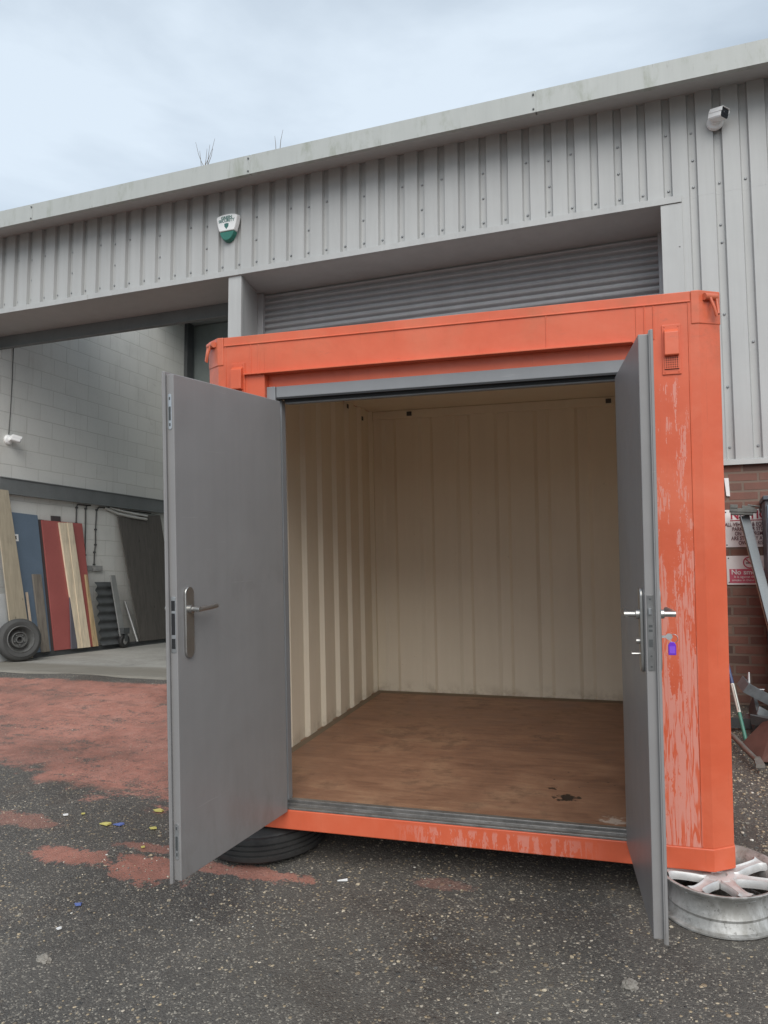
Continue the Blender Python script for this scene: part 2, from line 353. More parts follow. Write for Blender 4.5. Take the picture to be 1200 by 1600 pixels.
    redc = k.ramp(k.math('ADD', k.math('MULTIPLY', n_b, 0.6), k.math('MULTIPLY', n_a, 0.4)), [(0.3, (0.25, 0.125, 0.096)), (0.5, (0.42, 0.180, 0.132)), (0.7, (0.50, 0.255, 0.20))])
    c = k.mix(m, c, redc)
    # damp muddy film and tyre-dragged streaks over the red
    mud = k.math('MULTIPLY', k.smooth(k.noise(1, 6, 0.7, 0.6, k.map((1.1, 5.5, 1), (3, 8, 0), (0, 0, -0.35))), 0.53, 0.68), area)
    c = k.mix(k.math('MULTIPLY', mud, 0.5), c, (0.13, 0.10, 0.082))
    wet = k.smooth(k.noise(0.8, 5, 0.6, 0.2, k.map((1, 1, 1), (7, 2, 0))), 0.48, 0.62)
    c = k.mix(k.math('MULTIPLY', wet, 0.34), c, k.mix(1.0, c, (0.42, 0.40, 0.39), 'MULTIPLY'))
    rough = k.math('SUBTRACT', 0.78, k.math('MULTIPLY', wet, 0.34))
    hgt = k.math('ADD', k.math('MULTIPLY', on1, k.math('SUBTRACT', 0.5, v1d)), k.math('ADD', k.math('MULTIPLY', k.math('SUBTRACT', 0.5, v2d), 0.32), k.math('MULTIPLY', on3, k.math('SUBTRACT', 0.6, v3d))))
    hgt = k.math('MULTIPLY', hgt, k.math('SUBTRACT', 1.0, k.math('MULTIPLY', m, 0.6)))
    nb = k.bump(k.noise(2.2, 5, 0.6), 0.35, 0.08)
    return k.done(c, rough, 0, k.bump(hgt, 0.85, 0.012, nb), 0.4)

def mat_concrete():
    k = NT("concrete"); a = k.noise(1.4, 6, 0.65, 0.3); b = k.noise(18, 5, 0.7); x, y, z = k.xyz()
    c = k.ramp(k.math('ADD', k.math('MULTIPLY', a, 0.65), k.math('MULTIPLY', b, 0.35)), [(0.3, (0.20, 0.19, 0.17)), (0.5, (0.33, 0.32, 0.29)), (0.72, (0.46, 0.45, 0.42))])
    lip = k.smooth(k.math('ADD', k.math('MULTIPLY', y, -1), k.math('MULTIPLY', k.math('SUBTRACT', a, 0.5), 0.6)), -7.75, -7.48)
    c = k.mix(k.math('MULTIPLY', lip, k.math('ADD', 0.45, k.math('MULTIPLY', b, 0.5))), c, (0.17, 0.15, 0.115))
    st = k.smooth(k.noise(4.5, 6, 0.7, 0.5), 0.6, 0.7)
    c = k.mix(k.math('MULTIPLY', st, 0.5), c, (0.12, 0.11, 0.095))
    return k.done(c, 0.8, 0, k.bump(b, 0.35, 0.01))

def mat_brick(name, dims, axis_map, cols, mortar, msize=0.01, bumpd=0.006, paint=False):
    k = NT(name); bw, bh = dims
    x, y, z = k.xyz(); cb = k.n('ShaderNodeCombineXYZ'); k.set(cb.inputs[0], (x, y)[axis_map]); k.set(cb.inputs[1], z)
    wob = k.noise(3, 3, 0.5)
    w = k.n('ShaderNodeVectorMath', operation='ADD'); k.set(w.inputs[0], cb.outputs[0])
    w2 = k.n('ShaderNodeCombineXYZ'); k.set(w2.inputs[1], k.math('MULTIPLY', k.math('SUBTRACT', wob, 0.5), 0.010)); k.set(w.inputs[1], w2.outputs[0])
    br = k.n('ShaderNodeTexBrick'); k.set(br.inputs['Vector'], w.outputs[0]); br.inputs['Scale'].default_value = 1.0
    br.inputs['Brick Width'].default_value = bw; br.inputs['Row Height'].default_value = bh; br.inputs['Mortar Size'].default_value = msize; br.inputs['Mortar Smooth'].default_value = 0.25
    br.inputs['Color1'].default_value = (0, 0, 0, 1); br.inputs['Color2'].default_value = (1, 1, 1, 1); br.inputs['Mortar'].default_value = (0.5, 0.5, 0.5, 1)
    br.offset = 0.5
    nb = k.noise(40, 5, 0.7); na = k.noise(6, 5, 0.65)
    tone = k.math('ADD', k.math('MULTIPLY', br.outputs['Color'], 0.55), k.math('MULTIPLY', na, 0.5))
    c = k.ramp(tone, cols)
    c = k.mix(k.math('MULTIPLY', k.smooth(nb, 0.55, 0.75), 0.3), c, tuple(v * 0.6 for v in cols[0][1]))
    c = k.mix(k.math('MULTIPLY', br.outputs['Fac'], 0.75 if not paint else 0.55), c, mortar)
    gr = k.smooth(k.noise(1.2, 5, 0.6), 0.5, 0.75)
    c = k.mix(k.math('MULTIPLY', gr, 0.3), c, tuple(v * 0.55 for v in cols[1][1]))
    if paint:
        dk = k.smooth(k.noise(9, 6, 0.75), 0.7, 0.74); c = k.mix(k.math('MULTIPLY', dk, 0.45), c, (0.2, 0.19, 0.17)); dn = k.smooth(k.noise(1, 5, 0.7, 0.2, k.map((3, 7, 0.7))), 0.55, 0.72); c = k.mix(k.math('MULTIPLY', dn, 0.22), c, (0.36, 0.34, 0.29)); bl = k.smooth(k.noise(2.6, 6, 0.75, 0.5), 0.62, 0.68); c = k.mix(k.math('MULTIPLY', bl, 0.30), c, (0.42, 0.40, 0.36))
    h = k.math('SUBTRACT', k.math('MULTIPLY', nb, 0.3), br.outputs['Fac'])
    return k.done(c, 0.75 if not paint else 0.6, 0, k.bump(h, 0.6, bumpd))

def mat_wood(name, col, axis=2, rough=0.6, dark=0.55):
    if name in MATS: return MATS[name]
    k = NT(name); sc = [26, 26, 26]; sc[axis] = 1.2
    g = k.noise(1, 6, 0.65, 0.5, k.map(tuple(sc))); kn = k.vor(6, 'Distance', vec=k.map((1, 1, 0.5))); b = k.noise(4, 4, 0.6)
    c = k.ramp(g, [(0.3, tuple(v * dark for v in col)), (0.5, col), (0.72, tuple(min(1, v * 1.18) for v in col))])
    c = k.mix(k.math('MULTIPLY', k.smooth(kn, 0.09, 0.05), 0.7), c, tuple(v * 0.35 for v in col))
    c = k.mix(k.math('MULTIPLY', k.smooth(b, 0.55, 0.75), 0.3), c, tuple(v * 0.6 for v in col))
    MATS[name] = k.done(c, rough, 0, k.bump(g, 0.2, 0.003)); return MATS[name]

def mat_rubber():
    k = NT("tyre_rubber"); a = k.noise(9, 5, 0.65); b = k.noise(60, 3, 0.6)
    c = k.ramp(a, [(0.3, (0.014, 0.014, 0.015)), (0.7, (0.04, 0.039, 0.037))])
    return k.done(c, 0.62, 0, k.bump(b, 0.2, 0.003))
def mat_alloy():
    k = NT("alloy"); a = k.noise(9, 6, 0.72, 0.6); s = k.noise(1, 5, 0.65, 0, k.map((14, 14, 4))); b = k.noise(42, 5, 0.75)
    c = k.ramp(a, [(0.3, (0.26, 0.255, 0.24)), (0.5, (0.46, 0.455, 0.44)), (0.7, (0.60, 0.60, 0.585))])
    d = k.smooth(s, 0.46, 0.62); c = k.mix(k.math('MULTIPLY', d, 0.55), c, (0.22, 0.21, 0.185))
    d2 = k.smooth(b, 0.57, 0.66); c = k.mix(k.math('MULTIPLY', d2, 0.6), c, (0.10, 0.095, 0.085))
    return k.done(c, k.ramp(a, [(0.3, 0.42), (0.7, 0.66)]), 0.45, k.bump(b, 0.2, 0.003))

M_OR = mat_orange(); M_DG = mat_door(); M_FR = mat_door("frame_grey", (0.25, 0.255, 0.265))
M_CL = mat_cladding("cladding_grey", (0.455, 0.459, 0.452), 0.14); M_FA = mat_cladding("fascia_grey", (0.44, 0.455, 0.435), 0.10, 0.5, 0.55)
M_SO = mat_cladding("soffit_grey", (0.48, 0.48, 0.47), 0.12)
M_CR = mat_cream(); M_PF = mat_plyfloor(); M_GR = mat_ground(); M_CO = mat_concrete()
M_BR = mat_brick("red_brick", (0.225, 0.075), 0, [(0.15, (0.085, 0.055, 0.046)), (0.42, (0.165, 0.088, 0.068)), (0.62, (0.21, 0.098, 0.074)), (0.85, (0.25, 0.165, 0.125))], (0.20, 0.165, 0.13))
M_BL = mat_brick("painted_block", (0.45, 0.225), 1, [(0.2, (0.66, 0.655, 0.615)), (0.5, (0.68, 0.675, 0.635)), (0.8, (0.70, 0.695, 0.655))], (0.50, 0.49, 0.45), 0.006, 0.007, True)
M_SH = mat_cladding("shutter_grey", (0.40, 0.40, 0.41), 0.14, 0.3)
M_RB = mat_rubber(); M_AL = mat_alloy(); M_ALB = plain("silver_wheel_paint", (0.62, 0.62, 0.61), 0.42, 0.25, 0.16, 18)
M_ST = plain("satin_steel", (0.47, 0.46, 0.44), 0.34, 0.9, 0.10, 12, 0.02)
M_ZN = plain("zinc", (0.62, 0.63, 0.64), 0.35, 0.9, 0.1, 20)
M_ALU = plain("sill_aluminium", (0.30, 0.29, 0.28), 0.38, 0.7, 0.35, 14)
M_BK = plain("black_rubber", (0.02, 0.02, 0.022), 0.6)
M_DK = plain("dark_steel", (0.085, 0.09, 0.092), 0.6, 0.2, 0.3, 8)
M_WH = plain("white_plastic", (0.86, 0.86, 0.85), 0.4, 0, 0.05)
M_GN = plain("green_plastic", (0.03, 0.17, 0.13), 0.4, 0, 0.1)
M_BEAM = plain("painted_beam", (0.16, 0.17, 0.17), 0.6, 0, 0.15, 3)
M_CAB = plain("conduit_black", (0.06, 0.06, 0.058), 0.6)

# ------------------------------------------------------------------ setting
def ground_z(y): return 0.13 * (max(-2.0, min(6.85, y)) - 3.5) - (0.07 if y > 6.95 else 0.0)
def make_ground():
    mb = MB()
    def axis(a, b, f0, f1, fine, coarse_pts):
        pts = [p for p in coarse_pts if p < f0]; t = f0
        while t <= f1 + 1e-6: pts.append(t); t += fine
        return pts + [p for p in coarse_pts if p > f1]
    xs = axis(0, 0, -9.0, 2.0, 0.1, [-400, -150, -60, -25, -14, 4, 8, 16, 30, 70, 150, 400])
    ys = axis(0, 0, 1.9, 7.0, 0.1, [-400, -150, -60, -20, -8, -2, -0.5, 0.8, 9, 14, 25, 60, 150, 400])
    grid = []
    for y in ys:
        row = []
        for x in xs:
            n = 0.0
            if -9.2 < x < 2.2 and 1.8 < y < 7.1:
                n = mnoise.noise(Vector((x * 1.1, y * 1.1, 0))) * 0.014 + mnoise.noise(Vector((x * 4, y * 4, 3))) * 0.005
            row.append(mb.v((x, y, ground_z(y) + n)))
        grid.append(row)
    for A, B in zip(grid, grid[1:]):
        for i in range(len(xs) - 1): mb.f([A[i], A[i + 1], B[i + 1], B[i]])
    return tag(mb.build("ground", M_GR, smooth=60), kind='structure')
make_ground()
mb = MB()
mb.prism([(6.84, 0.20), (11.8, 0.20), (11.8, 0.447), (6.90, 0.445), (6.855, 0.43)], lambda u, w, t: (t, u, w), -10.5, -4.42)
tag(mb.build("concrete_slab", M_CO, bevel=0.012), kind='structure')

# ------------------------------------------------------------------ industrial building
B = empty("industrial_unit", (0, 6.9, 0.4), "grey metal clad industrial unit with brick base behind the orange container", "building")
B_OFF = Vector((0, -6.9, -0.4))
def bpart(mb, name, mat, **kw):
    o = mb.build(name, mat, B, **kw); o.location = B_OFF; return o
YF, ZL, ZT = 6.9, 4.525, 5.462
def clad_profile(x0, x1):
    pts = []; p = 0.198; s = 0.062; k0 = math.floor((x0 - s) / p)
    x = s + k0 * p
    while x < x1 + p:
        for dx, w in ((-0.036, 0.0), (-0.0255, 0.036), (0.0255, 0.036), (0.036, 0.0)): pts.append((x + dx, w))
        x += p
    return [(x0, 0.0)] + [q for q in pts if x0 + 0.004 < q[0] < x1 - 0.004] + [(x1, 0.0)]
XW0, XW1 = -11.0, 3.4
mb = MB()
mb.sheet(clad_profile(XW0, XW1), lambda u, w, t: (u, YF + w, t), ZL + 0.035, ZT + 0.03, 0.0015)
mb.sheet(clad_profile(-0.0325, XW1), lambda u, w, t: (u, YF + w, t), 2.35, ZL + 0.0345, 0.0015)
bpart(mb, "wall_cladding", M_CL)
mb = MB(); rng = random.Random(5)
p = 0.198; k = -56
while 0.062 + k * p < XW1:
    x = 0.062 + k * p
    rows = [ZL + 0.13] + ([ZL + 0.36, ZL + 0.60] if k % 3 == 0 else ([ZL + 0.62] if k % 2 else []))
    if x > 0: rows += [2.46] + ([2.95, 3.55, 4.15, 4.3] if k % 2 else [3.3])
    for z in rows:
        if z > ZT - 0.05: continue
        mb.lathe([(0.0105, 0), (0.0105, 0.006), (0.006, 0.011), (0.0, 0.011)], Matrix.Translation((x + rng.uniform(-.004, .004), YF + 0.036, z)) @ Matrix.Rotation(R(90), 4, 'X'), 8)
    k += 1
tag(bpart(mb, "cladding_screws", plain("screw_grey", (0.30, 0.31, 0.32), 0.4, 0.3)), kind='stuff')
for x0, x1 in ((XW0, -6.70), (-6.69, -3.955), (-3.945, -1.165), (-1.155, 1.62), (1.63, XW1)):   # fascia gutter, five lengths with lap joints
    mb = MB()
    mb.prism([(6.55, 5.372), (6.556, 5.566), (6.62, 5.585), (6.62, 5.57), (6.566, 5.555), (6.562, 5.384), (6.60, 5.384), (6.60, 5.372)], lambda u, w, t: (t, u, w), x0, x1)
    if x1 < XW1: mb.prism([(6.553, 5.376), (6.559, 5.56), (6.575, 5.56), (6.568, 5.376)], lambda u, w, t: (t, u, w), x1 - 0.04, x1 + 0.05)
    fo = bpart(mb, "eaves_fascia", M_FA)
    if x1 < XW1:
        for z in (5.40, 5.53):
            mb = MB(); mb.lathe([(0.009, 0), (0.008, 0.006), (0, 0.007)], Matrix.Translation((x1 - 0.015, 6.549, z)) @ Matrix.Rotation(R(90), 4, 'X'), 10); mb.build("bolt", M_DK, fo)
mb = MB(); mb.prism([(6.601, 5.374), (6.601, 5.383), (6.94, 5.475), (6.94, 5.464)], lambda u, w, t: (t, u, w), XW0, XW1)
bpart(mb, "eaves_soffit", M_SO)
mb = MB()
mb.box(XW0, -0.033, YF - 0.022, YF - 0.002, ZL, ZL + 0.058); mb.box(XW0, -0.033, YF - 0.002, YF + 0.03, ZL - 0.001, ZL + 0.003)
mb.box(-7.0, -6.2, YF - 0.026, YF - 0.0225, ZL - 0.004, ZL + 0.05); mb.box(-3.75, -3.68, YF - 0.0255, YF - 0.0225, ZL - 0.003, ZL + 0.055)
bpart(mb, "lintel_flashing", M_CL, bevel=0.002)
mb = MB(); mb.box(XW0, -0.19, YF + 0.004, 7.56, ZL + 0.004, ZL + 0.03)
bpart(mb, "opening_soffit", M_SO)
mb = MB(); mb.box(XW0 + 2.6, -4.44, 7.561, 7.60, 4.385, ZL + 0.028); mb.box(XW0 + 2.6, -4.44, 7.535, 7.60, 4.372, 4.384)
bpart(mb, "raised_shutter_edge", M_BEAM)
mb = MB(); mb.box(-0.186, -0.033, YF - 0.012, YF + 0.035, 0.43, ZL - 0.004); mb.box(-0.20, -0.186, YF - 0.012, 7.55, 0.43, ZL - 0.004)
for z in (4.15, 3.6): mb.lathe([(0.009, 0), (0, 0.009)], Matrix.Translation((-0.06, YF - 0.012, z)) @ Matrix.Rotation(R(90), 4, 'X'), 8)
bpart(mb, "jamb_flashing", M_CL, bevel=0.002)
mb = MB(); mb.prism([(-4.402, YF), (-4.25, YF), (-4.25, YF + 0.03), (-4.372, 7.44), (-4.402, 7.44)], lambda u, w, t: (u, w, t), 0.435, ZL + 0.002)
bpart(mb, "pillar", M_CL, bevel=0.004)
mb = MB(); mb.box(-8.56, -8.33, YF, 7.5, 0.40, ZL + 0.002)
bpart(mb, "pillar", M_CL, bevel=0.004)
mb = MB(); mb.box(-11, -8.57, YF + 0.03, 6.96, 0.40, ZL + 0.01)
bpart(mb, "front_infill", M_CL)
# roller shutter
sh = MB(); prof = []
z = 0.47; pitch = 0.0676
while z < ZL - 0.02:
    for f_, d in ((0.0, -0.010), (0.24, -0.012), (0.32, -0.002), (0.42, 0.016), (0.54, 0.026), (0.68, 0.029), (0.82, 0.022), (0.92, 0.008), (0.97, -0.006)): prof.append((z + f_ * pitch, -d))
    z += pitch
sh.sheet(prof, lambda u, w, t: (t, 7.52 + w, u), -4.325, -0.225, 0.002)
so = bpart(sh, "roller_shutter", M_SH)
for xa, xb in ((-4.385, -4.308), (-0.25, -0.203)):
    g = MB(); g.box(xa, xb, 7.44, 7.495, 0.45, ZL); g.box(xa, xb, 7.535, 7.56, 0.45, ZL)
    g.build("guide_rail", M_SH, so, bevel=0.003)
# brick base right of the opening and its drip flashing
mb = MB(); mb.box(-0.185, XW1, YF, 7.15, 0.2, 2.345)
bpart(mb, "brick_wall", M_BR)
mb = MB(); mb.prism([(6.855, 2.308), (6.86, 2.345), (6.935, 2.368), (6.935, 2.36), (6.868, 2.338), (6.863, 2.308)], lambda u, w, t: (t, u, w), -0.185, XW1)
bpart(mb, "drip_flashing", M_CL)
# interior of the open unit; walls, fittings and contents scaled outward about the camera
mb = MB(); mb.box(-8.456, -8.256, 7.62, 11.56, 0.2, 5.93); bpart(mb, "party_wall", M_BL)
mb = MB(); mb.box(-8.42, -8.19, 11.561, 11.74, 0.2, 5.93); bpart(mb, "steel_column", M_DK)
mb = MB(); mb.box(-8.456, -4.2, 11.80, 11.95, 0.2, 5.93); bpart(mb, "rear_partition", plain("partition_green", (0.20, 0.23, 0.22), 0.7, 0, 0.15, 2))
mb = MB(); mb.box(-4.40, -4.30, 7.565, 11.80, 0.2, 5.93); bpart(mb, "party_wall", M_BL)
mb = MB(); mb.box(-8.256, -8.183, 7.625, 11.56, 2.543, 2.743); mb.box(-8.183, -8.172, 7.625, 11.56, 2.537, 2.551); mb.box(-8.183, -8.172, 7.625, 11.56, 2.735, 2.749)
bpart(mb, "steel_beam", M_BEAM, bevel=0.002)
mb = MB(); mb.box(-8.072, -7.994, 7.94, 11.56, 0.446, 0.510); mb.box(-7.994, -7.955, 7.94, 11.56, 0.446, 0.458)
bpart(mb, "base_channel", M_DK, bevel=0.003)
mb = MB()                                             # roof, with an unseen gap added to let daylight into the open unit
mb.box(XW0, XW1, 6.63, 7.6, 5.55, 5.60); mb.box(XW0, -8.2, 7.6, 18, 5.95, 6.0); mb.box(-4.5, XW1, 7.6, 18, 5.95, 6.0)
mb.box(-8.2, -4.5, 7.6, 8.6, 5.95, 6.0); mb.box(-8.2, -4.5, 10.6, 18, 5.95, 6.0); mb.box(XW0, XW1, 7.55, 7.6, 5.6, 5.95)
bpart(mb, "roof", plain("roof_sheet", (0.3, 0.31, 0.31), 0.6))
# conduits and sockets on the party wall
for pts in ([(9.26, 2.52), (9.059, 2.515), (9.044, 2.47), (9.042, 2.247)], [(9.327, 2.526), (9.249, 2.515), (9.227, 2.47), (9.238, 1.801)], [(10.711, 2.515), (9.506, 2.515), (9.454, 2.47), (9.441, 2.18), (9.448, 1.957), (9.43, 1.845), (9.43, 1.667)]):
    mb = MB(); mb.tube([(-8.241, y, z) for y, z in pts], 0.009, 6)
    for y, z in pts[2:]:
        mb.box(-8.256, -8.228, y - 0.014, y + 0.014, z - 0.012, z + 0.012)
    bpart(mb, "conduit", M_CAB)
for y in (9.316, 9.45, 9.534):
    mb = MB(); mb.box(-8.256, -8.208, y - 0.05, y + 0.04, 1.572, 1.65); mb.box(-8.208, -8.203, y - 0.033, y + 0.022, 1.59, 1.63)
    bpart(mb, "socket_box", plain("socket_grey", (0.30, 0.30, 0.29), 0.5), bevel=0.004)
mb = MB(); mb.tube([(-8.234, 9.617, 2.515), (-8.212, 9.874, 2.448), (-8.178, 10.097, 2.42), (-8.167, 10.51, 2.403)], 0.022, 8); mb.tube([(-8.223, 9.707, 2.526), (-8.189, 9.986, 2.487), (-8.156, 10.51, 2.453)], 0.016, 8)
bpart(mb, "pale_conduit", plain("pale_pipe", (0.5, 0.49, 0.46), 0.5), smooth=50)

# ------------------------------------------------------------------ orange container
C = empty("storage_container", (-2.338, 3.564, 0.208), "orange steel storage container propped on wheels with both grey doors open", "container")
CM = Matrix(((0.997743, 0.067, -0.003), (-0.067, 0.99524, 0.07), (0.0, -0.07, 0.99755)))
RZ = Matrix.Rotation(0.0672, 4, 'Z') @ Matrix.Rotation(0.0052, 4, 'Y') @ Matrix.Rotation(0.0700, 4, 'X')
C.rotation_euler = RZ.to_euler()
W, D, H = 2.44, 2.82, 2.43
XYZ = lambda u, w, t: (u, w, t)
def cpart(mb, name, mat, parent=None, **kw): return mb.build(name, mat, parent or C, **kw)
def mir(poly): return [(W - x, y) for x, y in poly][::-1]
postL = [(0.0, 0.064), (0.087, 0.0), (0.341, 0.0), (0.341, 0.06), (0.20, 0.10), (0.03, 0.13), (0.0, 0.13)]
for poly in (postL, mir(postL)):
    mb = MB(); mb.prism(poly, XYZ, 0.096, 2.392)
    s = 1 if poly is postL else -1; f_ = (lambda x: x) if s == 1 else (lambda x: W - x)
    for x, z0, z1 in ((0.128, 0.1, 2.385), (0.268, 2.24, 2.385)):       # welded seams
        xx = f_(x); mb.prism([(xx - 0.004, -0.0005), (xx - 0.0015, -0.0035), (xx + 0.0015, -0.0035), (xx + 0.004, -0.0005)], XYZ, z0, z1)
    po = cpart(mb, "corner_post", M_OR, bevel=0.004)
    cap = [(f_(-0.003), 0.063), (f_(0.0855), -0.004), (f_(0.118), -0.004), (f_(0.118), 0.10), (f_(-0.003), 0.10)]
    mb = MB(); mb.prism(cap, XYZ, 2.292, 2.4335); mb.build("corner_cap", M_OR, po, bevel=0.004)
for x in (0.0, W - 0.12):
    mb = MB(); mb.box(x, x + 0.12, D - 0.12, D, 0.1, 2.39); cpart(mb, "corner_post", M_OR, bevel=0.004)
mb = MB(); mb.box(0.119, W - 0.119, -0.001, 0.10, 2.390, 2.432); mb.tube([(0.119, -0.002, 2.3895), (W - 0.119, -0.002, 2.3895)], 0.0045, 6)
mb.box(0.119, W - 0.119, D - 0.1, D, 2.385, 2.43); mb.box(0.0, 0.085, 0.131, D - 0.121, 2.4135, 2.43); mb.box(W - 0.085, W, 0.131, D - 0.121, 2.4135, 2.43)
cpart(mb, "top_rail", M_OR, bevel=0.004)
mb = MB(); mb.box(0.3415, W - 0.3415, 0.0, 0.012, 2.240, 2.3895); mb.box(0.236, W - 0.355, -0.022, 0.0, 2.233, 2.2395); mb.box(0.3415, W - 0.3415, 0.0, 0.09, 2.233, 2.2395)
for x in (0.31, 1.72, 2.135): mb.prism([(x - 0.004, -0.0002), (x - 0.001, -0.003), (x + 0.001, -0.003), (x + 0.004, -0.0002)], XYZ, 2.242, 2.386)
mb.box(0.3415, W - 0.3415, 0.044, 0.062, 2.172, 2.233)
cpart(mb, "header_panel", M_OR, bevel=0.002)
rail = [(-0.004, 0.13), (-0.004, 0.062), (0.0845, -0.0045), (W - 0.0845, -0.0045), (W + 0.004, 0.062), (W + 0.004, 0.13)]
mb = MB(); mb.prism(rail, XYZ, 0.0, 0.0955); mb.box(0, 0.1, 0.131, D, 0.0, 0.096); mb.box(W - 0.1, W, 0.131, D, 0.0, 0.096); mb.box(0.101, W - 0.101, D - 0.1, D, 0.0, 0.096)
for y in (0.6, 1.1, 1.6, 2.1): mb.box(0.101, W - 0.101, y, y + 0.06, 0.005, 0.094)
cpart(mb, "bottom_rail", M_OR, bevel=0.005)
# door frame
mb = MB()
mb.box(0.3415, 0.388, 0.02, 0.11, 0.097, 2.171); mb.box(0.388, 0.402, 0.062, 0.11, 0.118, 2.11)
mb.box(W - 0.388, W - 0.3415, 0.02, 0.11, 0.097, 2.171); mb.box(W - 0.418, W - 0.388, 0.062, 0.11, 0.118, 2.11)
mb.box(0.3885, W - 0.3885, 0.03, 0.11, 2.116, 2.171); mb.box(0.4185, W - 0.4185, 0.07, 0.11, 2.088, 2.1155)
cpart(mb, "door_frame", M_FR, bevel=0.003)
mb = MB(); mb.box(0.42, W - 0.42, 0.058, 0.0695, 2.096, 2.1155); mb.box(0.39, W - 0.39, 0.0295, 0.0575, 2.108, 2.1155)
cpart(mb, "door_seal", M_BK)
mb = MB(); x0, x1 = 0.3885, W - 0.3885
mb.box(x0, x1, -0.003, 0.022, 0.096, 0.106); mb.box(x0, x1, 0.022, 0.04, 0.096, 0.1015); mb.box(x0, x1, 0.04, 0.052, 0.096, 0.1115); mb.box(x0, x1, 0.052, 0.066, 0.096, 0.104); mb.box(x0, x1, 0.066, 0.096, 0.096, 0.1215)
cpart(mb, "threshold", M_ALU, bevel=0.0015)
# corrugated walls and the back wall, each one sheet: orange outside skin, cream lining inside
def corr(u0, u1, pitch, d, fl=0.42, sl=0.08):
    pts = [(u0, 0.0)]; u = u0 + pitch * 0.25
    while u + pitch * (2 * sl + 1 - fl - 2 * sl) < u1:
        a = u + pitch * sl; b_ = a + pitch * (1 - fl - 2 * sl); c_ = b_ + pitch * sl
        pts += [(u, 0.0), (a, d), (b_, d), (c_, 0.0)]; u += pitch
    return pts + [(u1, 0.0)]
for x_in, x_out, sg, nm in ((0.040, 0.004, -1, "side_wall"), (W - 0.040, W - 0.004, 1, "side_wall")):
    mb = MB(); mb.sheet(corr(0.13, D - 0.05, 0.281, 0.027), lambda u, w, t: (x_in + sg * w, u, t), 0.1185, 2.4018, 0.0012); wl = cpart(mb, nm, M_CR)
    mb = MB(); mb.sheet(corr(0.13, D - 0.12, 0.281, 0.033), lambda u, w, t: (x_in + sg * (w + 0.003), u, t), 0.097, 2.413, 0.0012); mb.build("outer_skin", M_OR, wl)
mb = MB(); mb.sheet(corr(0.03, W - 0.03, 0.307, 0.017, 0.60, 0.085), lambda u, w, t: (u, 2.648 + w, t), 0.1185, 2.36, 0.0012)
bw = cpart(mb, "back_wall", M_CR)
mb = MB(); mb.sheet(corr(0.12, W - 0.12, 0.307, 0.030), lambda u, w, t: (u, D - 0.05 + w, t), 0.097, 2.384, 0.0012); mb.build("outer_skin", M_OR, bw)
mb = MB(); mb.box(0.041, W - 0.041, 2.63, 2.66, 2.335, 2.40); mb.build("top_band", M_CR, bw, bevel=0.003)
for b6 in ((0.33, 0.37, 2.622, 2.6295, 2.352, 2.385), (1.88, 1.92, 2.622, 2.6295, 2.352, 2.385), (0.045, 0.05, 2.0, 2.03, 2.35, 2.38), (0.042, 0.047, 2.34, 2.37, 2.30, 2.33)):
    mb = MB(); mb.box(*b6); mb.build("fixing_socket", M_DK, bw)
mb = MB(); mb.box(0.02, W - 0.02, 0.1, D - 0.05, 2.402, 2.412); cpart(mb, "ceiling", M_CR)
mb = MB(); mb.box(0.0905, W - 0.0905, 0.1005, D - 0.101, 2.414, 2.428); cpart(mb, "roof_panel", plain("dirty_roof", (0.20, 0.13, 0.10), 0.7, 0, 0.3, 3))
mb = MB(); mb.box(0.0, W - 0.0, 0.097, D - 0.02, 0.097, 0.118); cpart(mb, "plywood_floor", M_PF)
mb = MB(); mb.prism([(2.60, 0.1182), (2.648, 0.1182), (2.648, 0.128)], lambda u, w, t: (t, u, w), 0.04, W - 0.04); mb.prism([(0.042, 0.1182), (0.075, 0.1182), (0.042, 0.13)], lambda u, w, t: (u, t, w), 0.13, 2.64)
cpart(mb, "floor_bead", plain("dirty_bead", (0.20, 0.15, 0.10), 0.8))
# vents
for xc in (0.198, W - 0.198):
    mb = MB(); mb.box(xc - 0.038, xc + 0.038, -0.006, -0.0005, 2.085, 2.297)
    for zz in (2.094, 2.288):
        for dx in (-0.028, 0.028): mb.lathe([(0.004, 0), (0, 0.003)], Matrix.Translation((xc + dx, -0.006, zz)) @ Matrix.Rotation(R(90), 4, 'X'), 8)
    vo = cpart(mb, "vent", M_OR, bevel=0.002)
    mb = MB(); mb.prism([(-0.0065, 2.278), (-0.030, 2.262), (-0.034, 2.165), (-0.029, 2.162), (-0.0065, 2.162)], lambda u, w, t: (t, u, w), xc - 0.029, xc + 0.029); mb.build("hood", M_OR, vo, bevel=0.003)
    mb = MB()
    for i in range(7): mb.box(xc - 0.0285 + i * 0.0088, xc - 0.0240 + i * 0.0088, -0.013, -0.0105, 2.108, 2.161)
    for i in range(6): mb.box(xc - 0.029, xc + 0.029, -0.0103, -0.008, 2.1085 + i * 0.0096, 2.1133 + i * 0.0096)
    mb.build("grille", M_OR, vo)
    mb = MB(); mb.box(xc - 0.029, xc + 0.029, -0.0075, -0.0062, 2.106, 2.1615); mb.build("grille_backing", M_BK, vo)
